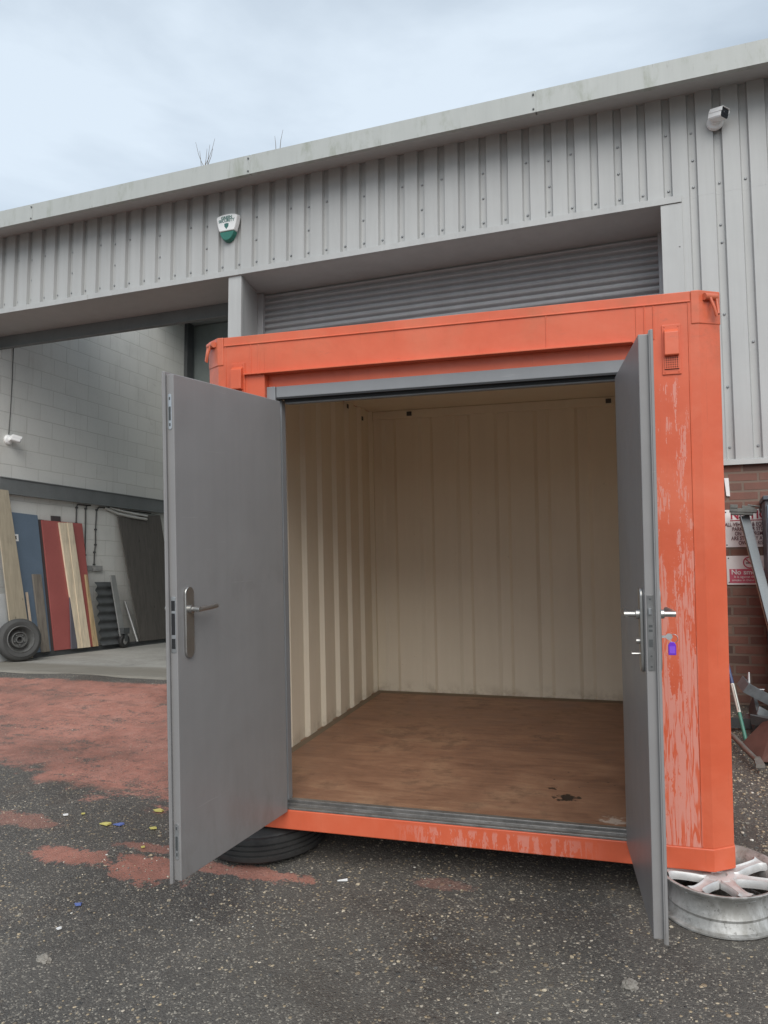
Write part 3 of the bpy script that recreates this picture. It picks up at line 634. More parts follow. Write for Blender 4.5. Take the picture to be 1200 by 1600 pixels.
# lashing rings on the chamfered top corners
for s, xc in ((-1, 0.018), (1, W - 0.018)):
    tn = Vector((s * 0.59, -0.806, 0)); al = Vector((s * 0.806, 0.59, 0)); o_ = Vector((W - 0.042 if s > 0 else 0.042, 0.030, 2.404)) + tn * 0.006
    mb = MB(); mb.tube([o_ - al * 0.035 + tn * 0.006, o_ + al * 0.026 + tn * 0.006], 0.015, 12)
    mb.tube([o_ - al * 0.012 + tn * 0.014 + Vector((0, 0, -0.004)), o_ - al * 0.002 + tn * 0.026 + Vector((0, 0, -0.05)), o_ + al * 0.008 + tn * 0.027 + Vector((0, 0, -0.084)), o_ + al * 0.020 + tn * 0.025 + Vector((0, 0, -0.076)), o_ + al * 0.022 + tn * 0.013 + Vector((0, 0, -0.008))], 0.0065, 8)
    cpart(mb, "lashing_ring", M_OR, smooth=50)
# doors
def make_door(pivot, ang, sgn, width, label):
    d = empty("door", pivot); d.parent = C; d.rotation_euler = (0, 0, ang); d['label'] = label
    Z0, Z1 = 0.080, 2.100; fx = lambda x: sgn * x
    def bx(mb, x0, x1, *r): a, b_ = sorted((fx(x0), fx(x1))); mb.box(a, b_, *r)
    mb = MB(); bx(mb, 0.012, width - 0.014, 0.0105, 0.046, Z0 + 0.012, Z1 - 0.012)
    mb.build("inner_leaf", M_DG, d, bevel=0.0025)
    mb = MB(); bx(mb, 0.0, width, 0.0, 0.010, Z0, Z1); bx(mb, width - 0.006, width, 0.0101, 0.0145, Z0 + 0.002, Z1 - 0.002)
    mb.build("outer_leaf", M_DG, d, bevel=0.002)
    return d, bx, fx
def handle(d, fx, width, yface, out, key=False, lever_len=0.125, zc=1.099, setb=0.083):
    # back plate with rounded ends, lever, thumb turn
    xc = width - setb; pts = []
    hw, hh = 0.0275, 0.142
    for i in range(13): a = math.pi * i / 12; pts.append((xc + hw * math.cos(a), zc + hh - hw + hw * math.sin(a)))
    for i in range(13): a = math.pi + math.pi * i / 12; pts.append((xc + hw * math.cos(a), zc - hh + hw + hw * math.sin(a)))
    mb = MB(); mb.prism([(fx(u), w) for u, w in pts], lambda u, w, t: (u, t, w), yface, yface + out * 0.011)
    o = mb.build("handle", M_ST, d, bevel=0.003, smooth=40)
    zl = zc + 0.052
    mb = MB(); mb.lathe([(0.016, 0), (0.016, 0.012), (0.010, 0.014), (0.010, 0.05)], Matrix.Translation((fx(xc), yface + out * 0.0111, zl)) @ Matrix.Rotation(R(-90 if out > 0 else 90), 4, 'X'), 20)
    y1 = yface + out * 0.056
    mb.tube([(fx(xc + 0.006), y1 - out * 0.004, zl), (fx(xc - 0.02), y1, zl), (fx(xc - 0.06), y1 + out * 0.002, zl + 0.001), (fx(xc - lever_len), y1 - out * 0.006, zl + 0.002)], 0.0095, 12)
    mb.build("lever", M_ST, o, smooth=50)
    return o, fx(xc), yface
dl, bx, fx = make_door((0.388, -0.003, 0), -R(96), 1, 0.845, "left-hand grey door with flush bolts in its edge")
handle(dl, fx, 0.845, 0.046, 1); handle(dl, fx, 0.845, 0.0, -1)
for z0, z1 in ((1.868, 2.01), (0.175, 0.315)):
    mb = MB(); pts = []
    for i in range(9): a = math.pi * i / 8; pts.append((0.028 + 0.009 * math.cos(a), z1 - 0.009 + 0.009 * math.sin(a)))
    for i in range(9): a = math.pi + math.pi * i / 8; pts.append((0.028 + 0.009 * math.cos(a), z0 + 0.009 + 0.009 * math.sin(a)))
    mb.prism(pts, lambda u, w, t: (t, u, w), 0.8312, 0.8335)
    fb = mb.build("flush_bolt", M_ZN, dl)
    mb = MB(); zm = (z0 + z1) / 2; mb.box(0.8336, 0.8342, 0.023, 0.033, zm - 0.035, zm + 0.02); mb.box(0.8336, 0.8342, 0.025, 0.031, z1 - 0.025, z1 - 0.013); mb.box(0.8336, 0.8342, 0.025, 0.031, z0 + 0.013, z0 + 0.025)
    mb.build("bolt_recess", M_DK, fb)
mb = MB(); mb.box(0.8312, 0.833, 0.016, 0.041, 0.985, 1.205); lk = mb.build("strike_plate", M_ZN, dl, bevel=0.0008)
mb = MB(); mb.box(0.8331, 0.8336, 0.020, 0.037, 1.15, 1.19); mb.box(0.8331, 0.8336, 0.020, 0.037, 1.055, 1.14); mb.box(0.8331, 0.8336, 0.020, 0.037, 1.0, 1.04); mb.build("strike_slot", M_BK, lk)
for z in (0.45, 1.75):
    mb = MB(); mb.tube([(-0.004, -0.006, z - 0.05), (-0.004, -0.006, z + 0.05)], 0.009, 12); mb.build("hinge", M_FR, dl, smooth=40)
dr, bx, fx = make_door((2.052, 0.002, 0), R(96.8), -1, 0.830, "right-hand grey door with lock and a key in its outer face")
ho, hx, hy = handle(dr, fx, 0.830, 0.046, 1)
mb = MB(); zk = 1.035
mb.lathe([(0.009, 0), (0.009, 0.012), (0, 0.012)], Matrix.Translation((hx, 0.057, zk + 0.025)) @ Matrix.Rotation(R(-90), 4, 'X'), 14)
mb.build("lock_knob", M_ST, ho, smooth=40); mb = MB()
mb.tube([(hx, 0.057, zk - 0.018), (hx, 0.085, zk - 0.018), (hx, 0.086, zk - 0.010)], 0.004, 8)
mb.build("thumb_turn", M_ST, ho, smooth=40)
handle(dr, fx, 0.830, 0.0, -1)
mb = MB(); mb.box(fx(0.8185), fx(0.8162), 0.0195, 0.0400, 0.972, 1.222); lk = mb.build("lock_plate", plain("lock_grey", (0.24, 0.24, 0.24), 0.4, 0.7, 0.15, 30), dr, bevel=0.0008)
mb = MB(); mb.prism([(0.024, fx(0.8187)), (0.036, fx(0.8187)), (0.036, fx(0.827)), (0.026, fx(0.8205))], lambda u, w, t: (w, u, t), 1.158, 1.178); mb.build("latch", M_ZN, lk)
for z0, z1 in ((1.10, 1.108), (1.115, 1.123), (1.05, 1.075)):
    mb = MB(); mb.box(*sorted((fx(0.8194), fx(0.8186))), 0.024, 0.036, z0, z1); mb.build("lock_bolt", M_DK, lk)
for z in (0.985, 1.208, 1.02):
    mb = MB(); mb.lathe([(0.0035, 0), (0.0035, 0.001)], Matrix.Translation((fx(0.8185), 0.03, z)) @ Matrix.Rotation(R(-90), 4, 'Y'), 8); mb.build("lock_screw", M_DK, lk)
for z in (0.45, 1.75):
    mb = MB(); mb.tube([(0.004, -0.006, z - 0.05), (0.004, -0.006, z + 0.05)], 0.009, 12); mb.build("hinge", M_FR, dr, smooth=40)
bpy.context.view_layer.update()
# key with purple fob hanging from the outer lock of the right door
KT = dr.matrix_world @ Matrix.Translation((hx, -0.011, zk + 0.040))
kf = bpy.data.objects.new("key_fob", None); COL.objects.link(kf); kf.matrix_world = KT
tag(kf, "key in the right door with a purple plastic tag on its ring", "key")
mb = MB(); mb.box(-0.0012, 0.0012, -0.018, 0.0, -0.004, 0.004); mb.lathe([(0.011, -0.001), (0.011, 0.001)], Matrix.Translation((0, -0.027, 0)) @ Matrix.Rotation(R(90), 4, 'Y'), 16); mb.build("key", M_ZN, kf)
mb = MB(); mb.tube([(0.002 + 0.004 * math.cos(a), -0.042 + 0.013 * math.cos(a), -0.006 + 0.014 * math.sin(a)) for a in [2 * math.pi * i / 20 for i in range(20)]], 0.0011, 6, closed=True); mb.build("ring", M_ZN, kf, smooth=60)
mb = MB(); KP = [(-0.012, -0.062), (0.012, -0.062), (0.0125, -0.058), (0.0125, -0.028), (0.006, -0.018), (-0.006, -0.018), (-0.0125, -0.028), (-0.0125, -0.058)]
mb.prism(KP, lambda u, w, t: (t, -0.036 + u, w), -0.003, 0.003); tg = mb.build("tag", plain("purple_plastic", (0.16, 0.035, 0.55), 0.3, 0, 0.05), kf, bevel=0.0015)
mb = MB(); mb.box(-0.0036, 0.0036, -0.045, -0.027, -0.056, -0.032); mb.build("label_window", plain("purple_window", (0.24, 0.09, 0.68), 0.15, 0, 0.05), tg)

# ------------------------------------------------------------------ wheels under the container
SL = Matrix.Rotation(math.atan(0.13), 4, 'X')
rim = empty("alloy_wheel", (0.030, 3.772, ground_z(3.772) + 0.004), "silver alloy wheel lying flat under the right front corner of the container", "wheel", rot=SL.to_euler())
HR = 0.172
mb = MB()
mb.lathe([(0.238, 0.0), (0.247, 0.003), (0.247, 0.010), (0.232, 0.016), (0.224, 0.03), (0.216, 0.05), (0.220, 0.062), (0.213, 0.075), (0.205, 0.10), (0.207, 0.125), (0.216, 0.140), (0.226, 0.150), (0.234, 0.158), (0.247, 0.163), (0.250, 0.170), (0.246, HR), (0.236, HR - 0.002), (0.226, HR - 0.012), (0.214, HR - 0.03), (0.200, HR - 0.055), (0.198, 0.06), (0.21, 0.02), (0.225, 0.006)], seg=72, close=True)
mb.build("barrel", M_AL, rim, smooth=35)
mb = MB(); ns = 5
mb.lathe([(0.0, HR - 0.062), (0.060, HR - 0.062), (0.066, HR - 0.050), (0.066, HR - 0.028), (0.060, HR - 0.0265), (0.032, HR - 0.0265), (0.028, HR - 0.036), (0.0, HR - 0.036)], seg=32)
mb.build("hub", M_ALB, rim, smooth=35)
ns = 7
for i in range(ns):                                   # spokes flare into the rim so that the gaps between them are arches
    a0 = 2 * math.pi * i / ns - 1.122; mb = MB(); top = []; bot = []
    for j in range(13):
        t = j / 12; r = 0.060 + (0.214 - 0.060) * t
        u = min(1.0, max(0.0, (r - 0.084) / 0.112)); wa = 0.325 * math.sqrt(max(0.0, 1 - (1 - u) ** 2.2)) if u > 0 else 0.0
        if r > 0.197: wa *= 1 - ((r - 0.197) / 0.017) * 0.25
        ha = math.pi / ns - wa - 0.002
        zc_ = HR - 0.030 + 0.016 * t
        rt, rb = [], []
        for q in range(9):
            s_ = -1 + q / 4; e = 0.006 * math.exp(-((abs(s_) - 0.74) / 0.16) ** 2) - (0.004 if abs(s_) > 0.99 else 0)
            a = a0 + s_ * ha; rt.append(mb.v((r * math.cos(a), r * math.sin(a), zc_ + e)))
            a = a0 + s_ * ha * 1.0; rb.append(mb.v((r * math.cos(a), r * math.sin(a), zc_ - 0.026)))
        top.append(rt); bot.append(rb)
    for A, B_ in zip(top, top[1:]):
        for q in range(8): mb.f([A[q], A[q + 1], B_[q + 1], B_[q]])
    for A, B_ in zip(bot, bot[1:]):
        for q in range(8): mb.f([A[q], B_[q], B_[q + 1], A[q + 1]])
    for q in (0, 8):
        for j in range(12): mb.f([top[j][q], top[j + 1][q], bot[j + 1][q], bot[j][q]])
    mb.build("spoke", M_ALB, rim, smooth=35)
tyre = empty("car_tyre", (-2.17, 3.84, ground_z(3.84) + 0.004), "black tyre lying flat under the left front corner of the container", "tyre", rot=SL.to_euler())
def tyre_prof(Ro, Ri, w):
    return [(Ri, 0.012), (Ri + 0.02, 0.004), (Ri + 0.05, 0.0), (Ro - 0.05, 0.004), (Ro - 0.018, 0.018), (Ro - 0.005, 0.035), (Ro, w * 0.5), (Ro - 0.005, w - 0.035), (Ro - 0.018, w - 0.018), (Ro - 0.05, w - 0.004), (Ri + 0.05, w), (Ri + 0.02, w - 0.004), (Ri, w - 0.012)]
mb = MB(); mb.lathe(tyre_prof(0.31, 0.205, 0.178) + [(0.20, 0.15), (0.27, 0.13), (0.285, 0.09), (0.27, 0.05), (0.20, 0.03)], seg=64, close=True); mb.build("sidewall", M_RB, tyre, smooth=40)
mb = MB()
mb.lathe([(0.300, 0.030), (0.3135, 0.034), (0.3165, 0.052), (0.3165, 0.060), (0.309, 0.062), (0.309, 0.068), (0.317, 0.070), (0.317, 0.086), (0.309, 0.088), (0.309, 0.093), (0.317, 0.095), (0.317, 0.111), (0.309, 0.113), (0.309, 0.118), (0.3165, 0.120), (0.3165, 0.128), (0.3135, 0.146), (0.300, 0.150)], seg=72)
mb.build("tread", M_RB, tyre, smooth=30)

# ------------------------------------------------------------------ alarm box and cameras
al = empty("alarm_box", (-4.392, YF - 0.002, 5.03), "white and green shield-shaped alarm box lettered GREEN SECURITY on the cladding", "alarm")
def shield(mb, pts, y0, y1, shrink=0.93, cz=0.0):
    lo = [mb.v((x, y0, z)) for x, z in pts]; hi = [mb.v((x * shrink, y1, cz + (z - cz) * shrink)) for x, z in pts]
    n = len(pts); mb.f(lo); mb.f(hi[::-1])
    for i in range(n): mb.f([lo[i], lo[(i + 1) % n], hi[(i + 1) % n], hi[i]])
mb = MB(); shield(mb, [(-0.132, 0.105), (-0.12, 0.128), (-0.06, 0.140), (0.0, 0.144), (0.06, 0.140), (0.12, 0.128), (0.132, 0.105), (0.118, 0.03), (0.094, -0.046), (-0.094, -0.046), (-0.118, 0.03)], 0.0, -0.062, 0.92, 0.04)
mb.build("housing", M_WH, al, bevel=0.008)
mb = MB(); shield(mb, [(-0.0935, -0.0475), (0.0935, -0.0475), (0.08, -0.085), (0.058, -0.122), (0.03, -0.142), (0.0, -0.148), (-0.03, -0.142), (-0.058, -0.122), (-0.08, -0.085)], 0.0, -0.058, 0.90, -0.05)
mb.build("beacon_lens", M_GN, al, bevel=0.006)
mb = MB(); TX = lambda x, z: Matrix.Translation((x, -0.0635, z)) @ Matrix.Rotation(R(90), 4, 'X')
text_mb(mb, "GREEN", 0.042, TX(0, 0.085), 0.001, bold=0.0012); text_mb(mb, "SECURITY", 0.042, TX(0, 0.052), 0.001, bold=0.0012)
mb.prism([(-0.026, 0.034), (0.0, 0.040), (0.026, 0.034), (0.022, 0.005), (0.0, -0.022), (-0.022, 0.005)], lambda u, w, t: (u, t, w), -0.0622, -0.0645)
mb.build("lettering", plain("logo_green", (0.05, 0.16, 0.14), 0.5), al)
def cctv(loc, wall_n, aim, label, s=1.0):
    o = empty("security_camera", loc, label, "camera")
    n = Vector(wall_n); q = n.to_track_quat('Z', 'Y').to_matrix().to_4x4()
    mb = MB(); mb.lathe([(0.062 * s, 0), (0.064 * s, 0.006), (0.064 * s, 0.022 * s), (0.056 * s, 0.034 * s), (0.034 * s, 0.04 * s), (0.030 * s, 0.062 * s), (0.0, 0.064 * s)], q, 32); mb.build("base", M_WH, o, smooth=35)
    a = Vector(aim).normalized(); st = n * 0.06 * s
    mb = MB(); mb.tube([st - n * 0.01, st + n * 0.02 * s + a * 0.01 * s, st + n * 0.03 * s + a * 0.03 * s], 0.018 * s, 14); mb.build("bracket", M_WH, o, smooth=40)
    t = a.to_track_quat('Z', 'Y').to_matrix().to_4x4()
    # keep the housing's top towards +z
    zx = a; xx = Vector((0, 0, 1)).cross(zx).normalized(); yy = zx.cross(xx)
    T = Matrix(((xx.x, yy.x, zx.x, 0), (xx.y, yy.y, zx.y, 0), (xx.z, yy.z, zx.z, 0), (0, 0, 0, 1))); T = Matrix.Translation(st + n * 0.03 * s + Vector((0, 0, 0.018 * s))) @ T
    oct_ = [(-0.046, -0.028), (-0.036, -0.040), (0.036, -0.040), (0.046, -0.028), (0.046, 0.022), (0.036, 0.034), (-0.036, 0.034), (-0.046, 0.022)]
    mb = MB(T); mb.prism([(u * s, w * s) for u, w in oct_], XYZ, -0.03 * s, 0.085 * s); mb.build("body", M_WH, o, bevel=0.003)
    mb = MB(T); mb.box(-0.048 * s, 0.048 * s, 0.0345 * s, 0.038 * s, -0.02 * s, 0.098 * s); mb.box(-0.0495 * s, -0.0465 * s, 0.005 * s, 0.0345 * s, -0.02 * s, 0.094 * s); mb.box(0.0465 * s, 0.0495 * s, 0.005 * s, 0.0345 * s, -0.02 * s, 0.094 * s); mb.build("visor", M_WH, o, bevel=0.001)
    mb = MB(T); mb.prism([(u * s * 0.94, w * s * 0.94) for u, w in oct_], XYZ, 0.0851 * s, 0.089 * s); mb.lathe([(0.018 * s, 0.089 * s), (0.014 * s, 0.094 * s), (0, 0.092 * s)], None, 16); mb.build("lens", plain("lens_black", (0.016, 0.018, 0.024), 0.45), o)
    return o
cctv((0.245, YF - 0.001, 5.150), (0, -1, 0), (0.80, -0.56, -0.22), "white bullet security camera on the grey cladding above the container's right corner", 1.02)
ic = cctv((-8.255, 7.793, 3.245), (1, 0, 0), (0.5, 0.82, -0.2), "small white security camera on the painted block wall above the steel beam", 1.0)
mb = MB(); mb.tube([(0.012, 0.0, 0.05), (0.008, 0.02, 0.35), (0.01, 0.03, 0.8), (0.008, 0.035, 1.6)], 0.005, 6); mb.build("cable", M_CAB, ic)

# ------------------------------------------------------------------ weeds on the roof edge
M_TW = plain("dry_stalk", (0.16, 0.13, 0.10), 0.8)
def weed(loc, label, stalks):
    mb = MB()
    for pts in stalks: mb.tube([(x, y, z) for x, y, z in pts], 0.0035, 5, 0.0014)
    o = mb.build("dry_weed", M_TW, loc=loc); return tag(o, label, "plant", "dead weeds on the roof edge")
weed((-4.504, 6.6, 5.565), "bare forked weed growing over the fascia above the alarm box", [[(0, 0, 0), (-0.04, 0, 0.07), (-0.085, 0.01, 0.17), (-0.12, 0.01, 0.30)], [(0, 0, 0), (0, 0.02, 0.1), (0.01, 0.02, 0.21)], [(0, 0, 0.02), (0.045, 0, 0.09), (0.085, 0, 0.18), (0.115, 0, 0.285)], [(-0.04, 0, 0), (-0.055, 0.01, 0.09), (-0.07, 0.01, 0.2)], [(0.03, 0, 0), (0.055, -0.02, 0.11), (0.07, -0.02, 0.22)], [(0.04, 0, 0.03), (0.07, 0.01, 0.12), (0.085, 0.01, 0.19)]])
weed((-3.66, 6.6, 5.565), "thin pair of bare stalks on the fascia right of the forked weed", [[(-0.03, 0, 0), (-0.035, 0, 0.09), (-0.045, 0, 0.165)], [(0.012, 0, 0), (0.022, 0, 0.11), (0.045, 0, 0.21)]])

# ------------------------------------------------------------------ things leaning on the wall inside the open unit
def lean(name, b0, b1, t0, t1, mat, label, cat, off=0.0, th=0.03, group=None, xb=-7.977, xt=-8.212, bevel=0.002):  # board positions scaled about the camera with the unit interior, written out as numbers
    """board with its front face through two bottom points and two top points, each (y, z)"""
    P = [Vector((xb + off, *b0)), Vector((xb + off, *b1)), Vector((xt + off, *t1)), Vector((xt + off, *t0))]
    n = (P[1] - P[0]).cross(P[3] - P[0]).normalized()
    if n.x < 0: n = -n
    o_ = (P[0] + P[1]) / 2
    mb = MB(); mb.hexa([tuple(p_ - o_) for p_ in P] + [tuple(p_ - n * th - o_) for p_ in P])
    o = mb.build(name, mat, bevel=bevel); o.location = o_
    return tag(o, label, cat, group)
GB = "boards and doors leaning inside the open unit"
blue = lean("door_leaf", (7.788, 0.511), (8.363, 0.511), (7.698, 2.316), (8.292, 2.305), plain("blue_paint", (0.125, 0.17, 0.225), 0.5, 0, 0.1, 3), "blue flat door with a white plate leaning on the block wall", "door", 0, 0.03, GB)
pb = Vector(blue.location)
def on_blue(y0, y1, z0, z1, d0, d1):                  # a flat plate lying on the blue door's sloping face
    xa = lambda z: -7.977 - 0.234 * (z - 0.511) / 1.80
    return [(xa(z0) + d - pb.x, y_ - pb.y, z0 - pb.z) for d, y_ in ((d0, y0), (d0, y1), (d1, y1), (d1, y0))] + [(xa(z1) + d - pb.x, y_ - pb.y, z1 - pb.z) for d, y_ in ((d0, y0), (d0, y1), (d1, y1), (d1, y0))]
mb = MB(); mb.hexa(on_blue(7.84, 7.935, 1.94, 2.03, 0.001, 0.005)); npl = mb.build("door_plate", M_WH, blue)
mb = MB(); mb.hexa(on_blue(7.87, 7.902, 1.962, 2.008, 0.0055, 0.007)); mb.build("plate_mark", M_DK, npl)
lean("door_leaf", (8.435, 0.511), (9.209, 0.511), (8.371, 2.246), (9.129, 2.248), plain("red_paint", (0.37, 0.105, 0.095), 0.5, 0, 0.1, 3), "red flat door behind two pale pine boards", "door", 0, 0.022, GB)
lean("wood_board", (8.384, 0.511), (8.502, 0.511), (8.318, 2.252), (8.435, 2.252), plain("dark_edge", (0.07, 0.06, 0.06), 0.6), "dark board standing edge-on behind the red door's left edge", "board", -0.024, 0.012, GB)
lean("wood_offcut", (8.591, 1.957), (8.769, 1.957), (8.564, 2.319), (8.738, 2.323), plain("dark_edge", (0.07, 0.06, 0.06), 0.6), "dark offcut peeping above the top of the red door", "board", 0, 0.012, GB, xb=-8.225, xt=-8.239)
PINE = mat_wood("pine", (0.72, 0.61, 0.45), 2, 0.6, 0.72)
lean("pine_board", (8.82, 0.511), (8.894, 0.511), (8.654, 2.231), (8.797, 2.236), PINE, "left one of the two tall pale pine boards against the red door", "board", 0.03, 0.026, GB)
lean("pine_board", (8.899, 0.511), (9.059, 0.511), (8.802, 2.238), (8.901, 2.241), PINE, "right one of the two tall pale pine boards against the red door", "board", 0.038, 0.032, GB)
lean("wood_board", (8.702, 0.511), (8.814, 0.511), (8.753, 1.211), (8.836, 1.209), plain("slate_board", (0.115, 0.11, 0.13), 0.6), "short slate-grey board left of the pine boards", "board", 0.03, 0.018, GB, xt=-8.078)
lean("wood_batten", (9.138, 0.511), (9.232, 0.511), (9.076, 1.519), (9.115, 1.517), mat_wood("tan_batten", (0.50, 0.37, 0.21), 2), "short tan timber batten right of the pine boards", "board", 0.028, 0.024, GB, xt=-8.111)
lean("wood_board", (8.178, 0.511), (8.312, 0.511), (8.111, 1.519), (8.256, 1.516), mat_wood("weathered_board", (0.21, 0.185, 0.155), 2), "weathered brown board half the blue door's height, leaning on it", "board", 0.03, 0.024, GB, xt=-8.111)
lean("wood_batten", (8.0, 0.511), (8.039, 0.511), (7.955, 1.287), (7.988, 1.287), mat_wood("pale_batten", (0.62, 0.5, 0.38), 2), "thin pale batten beside the tall plywood sheet", "board", 0.06, 0.012, GB, xt=-8.089)
lean("plywood_sheet", (7.654, 0.462), (7.955, 0.462), (7.509, 2.576), (7.726, 2.578), mat_wood("plywood", (0.40, 0.345, 0.255), 2, 0.6, 0.85), "tall beige plywood strip leaning beside the spare wheel", "board", 0.07, 0.018, GB, xb=-7.944)
lean("panel_offcut", (7.50, 0.447), (7.72, 0.447), (7.44, 1.27), (7.66, 1.27), plain("pale_panel", (0.52, 0.54, 0.54), 0.6), "pale grey panel low down in front of the plywood strip", "board", 0.0, 0.015, GB, xb=-8.0, xt=-8.05)
lean("sheet_board", (10.153, 0.511), (11.157, 0.511), (9.868, 2.403), (10.889, 2.498), mat_wood("dark_board", (0.105, 0.095, 0.085), 2, 0.6, 0.7), "large dark grey board leaning at the far end of the block wall", "board", 0.02, 0.02, GB)
mb = MB(); prof = []                                  # dark corrugated sheet, corrugations lying flat
for i in range(61): u = i / 60; prof.append((u * 0.90, 0.020 * math.cos(u * 2 * math.pi * 7.5)))
mb.sheet(prof, lambda u, w, t: (-0.21 * u / 0.9 + w, t - 0.10 * (1 - u / 0.9), u), 0.0, 0.40, 0.002)
o = mb.build("corrugated_sheet", M_DK, smooth=50, loc=(-7.955, 9.383, 0.512)); tag(o, "dark corrugated sheet standing below the sockets on the block wall", "sheet", GB)
lean("metal_channel", (9.662, 0.529), (9.779, 0.529), (9.64, 1.513), (9.746, 1.513), plain("galvanised", (0.36, 0.36, 0.35), 0.5, 0.5, 0.15, 6), "pale metal channel leaning on the dark corrugated sheet", "channel", 0.05, 0.02, GB, xb=-7.955, xt=-8.167)
mb = MB(); mb.tube([(-7.92, 10.04, 0.515), (-8.2, 10.075, 1.12)], 0.018, 10); o = mb.build("metal_tube", plain("galvanised", (0.36, 0.36, 0.35)), smooth=50); tag(o, "thin pale tube leaning beside the big dark board", "tube", GB)
cw = empty("castor_wheel", (-7.92, 9.73, 0.448), "dark castor wheel with a pale hub at the foot of the metal channel", "castor")
TY = Matrix.Translation((0, 0, 0.10)) @ Matrix.Rotation(R(90), 4, 'Y') 
mb = MB(TY); mb.lathe([(0.05, -0.03), (0.095, -0.03), (0.10, -0.015), (0.10, 0.015), (0.095, 0.03), (0.05, 0.03)], None, 28, True); mb.build("tyre_ring", M_RB, cw, smooth=40)
mb = MB(TY); mb.lathe([(0.0, -0.02), (0.052, -0.02), (0.052, 0.025), (0.03, 0.032), (0.0, 0.032)], None, 24); mb.build("hub", plain("galvanised", (0.36, 0.36, 0.35)), cw, smooth=40)
mb = MB(); mb.box(-0.05, 0.05, -0.07, 0.06, 0.205, 0.29); mb.box(-0.045, -0.036, -0.03, 0.03, 0.10, 0.21); mb.box(0.036, 0.045, -0.03, 0.03, 0.10, 0.21); mb.build("fork", M_DK, cw)
# spare wheel leaning in the opening
sp = empty("spare_wheel", (-7.80, 7.66, 0.447), "dusty spare wheel with steel rim standing at the edge of the concrete floor", "wheel", rot=(0, R(-9), R(-24)))
TW = Matrix.Translation((0, 0, 0.262)) @ Matrix.Rotation(R(90), 4, 'Y') @ Matrix.Translation((0, 0, -0.08))
mb = MB(TW); mb.lathe(tyre_prof(0.262, 0.165, 0.165) + [(0.16, 0.13), (0.22, 0.11), (0.22, 0.05), (0.16, 0.03)], None, 56, True); mb.build("tyre", plain("dusty_rubber", (0.06, 0.06, 0.058), 0.75, 0, 0.25, 8), sp, smooth=40)
mb = MB(TW); mb.lathe([(0.0, 0.03), (0.160, 0.03), (0.167, 0.146), (0.166, 0.158), (0.158, 0.162), (0.150, 0.148), (0.143, 0.085), (0.128, 0.058), (0.110, 0.066), (0.096, 0.112), (0.086, 0.116), (0.076, 0.086), (0.050, 0.080), (0.045, 0.118), (0.034, 0.118), (0.031, 0.050), (0.0, 0.050)], None, 48)
for i in range(5): a = 2 * math.pi * i / 5; mb.lathe([(0.010, 0.096), (0.010, 0.112), (0, 0.114)], Matrix.Translation((0.064 * math.cos(a), 0.064 * math.sin(a), 0.001)), 10)
mb.build("rim", plain("dusty_steel", (0.125, 0.125, 0.12), 0.6, 0.2, 0.3, 14), sp, smooth=35)

# ------------------------------------------------------------------ right-hand side: signs, scrap, tools
def sign(loc, w, h, label):
    o = empty("wall_sign", loc, label, "sign"); mb = MB(); mb.box(0, w, -0.004, 0, -h, 0); mb.build("panel", M_WH, o, bevel=0.001)
    for x in (0.015, w - 0.015):
        for z in (-0.018, -h + 0.018):
            mb = MB(); mb.lathe([(0.0055, 0), (0.004, 0.004), (0, 0.005)], Matrix.Translation((x, -0.004, z)) @ Matrix.Rotation(R(90), 4, 'X'), 10); mb.build("fixing_screw", M_DK, o)
    return o
TS = lambda x, z, y=-0.0062: Matrix.Translation((x, y, z)) @ Matrix.Rotation(R(90), 4, 'X')
s1 = sign((0.190, YF - 0.004, 1.955), 0.40, 0.295, "white sign headed NOTICE in red on the brick wall")
M_SR = plain("sign_red", (0.42, 0.03, 0.06), 0.5, 0, 0.05)
mb = MB(); text_mb(mb, "NOTICE", 0.088, TS(0.20, -0.072), 0.001, bold=0.002, sx=0.95); mb.box(0.045, 0.355, -0.0066, -0.0042, -0.088, -0.082); mb.build("heading", M_SR, s1)
mb = MB()
for i, t in enumerate(("ALL VEHICLES & EQUIPMENT", "PARKED OR STORED", "ON THIS PREMISES", "ARE STRICTLY AT THE", "OWNERS RISK.")): text_mb(mb, t, 0.041, TS(0.2, -0.130 - i * 0.0365), 0.001, sx=0.74, bold=0.0006)
mb.build("lettering", plain("sign_maroon", (0.13, 0.04, 0.06), 0.5, 0, 0.05), s1)
s2 = sign((0.196, YF - 0.004, 1.592), 0.33, 0.225, "no smoking sign with pink lower half, below the NOTICE sign")
M_PK = plain("sign_pink", (0.56, 0.10, 0.16), 0.5, 0, 0.05)
mb = MB(); mb.box(0.018, 0.312, -0.0062, -0.0042, -0.212, -0.103); mb.build("red_field", M_PK, s2)
mb = MB(); mb.tube([(0.165 + 0.042 * math.cos(a), -0.0055, -0.053 + 0.042 * math.sin(a)) for a in [2 * math.pi * i / 32 for i in range(32)]], 0.0045, 6, closed=True)
mb.tube([(0.135, -0.0056, -0.023), (0.195, -0.0056, -0.083)], 0.004, 6); mb.build("prohibition_ring", M_PK, s2, smooth=60)
mb = MB(); mb.box(0.140, 0.190, -0.0055, -0.0043, -0.061, -0.053); mb.tube([(0.187, -0.0052, -0.05), (0.192, -0.0052, -0.038), (0.186, -0.0052, -0.03)], 0.002, 5); mb.build("cigarette_pictogram", M_DK, s2)
mb = MB(); text_mb(mb, "No smoking", 0.054, TS(0.165, -0.145, -0.0078), 0.0008, bold=0.0008); text_mb(mb, "It is against the law to", 0.026, TS(0.165, -0.172, -0.0078), 0.0006); text_mb(mb, "smoke in these premises", 0.026, TS(0.165, -0.198, -0.0078), 0.0006); mb.build("lettering", M_WH, s2)
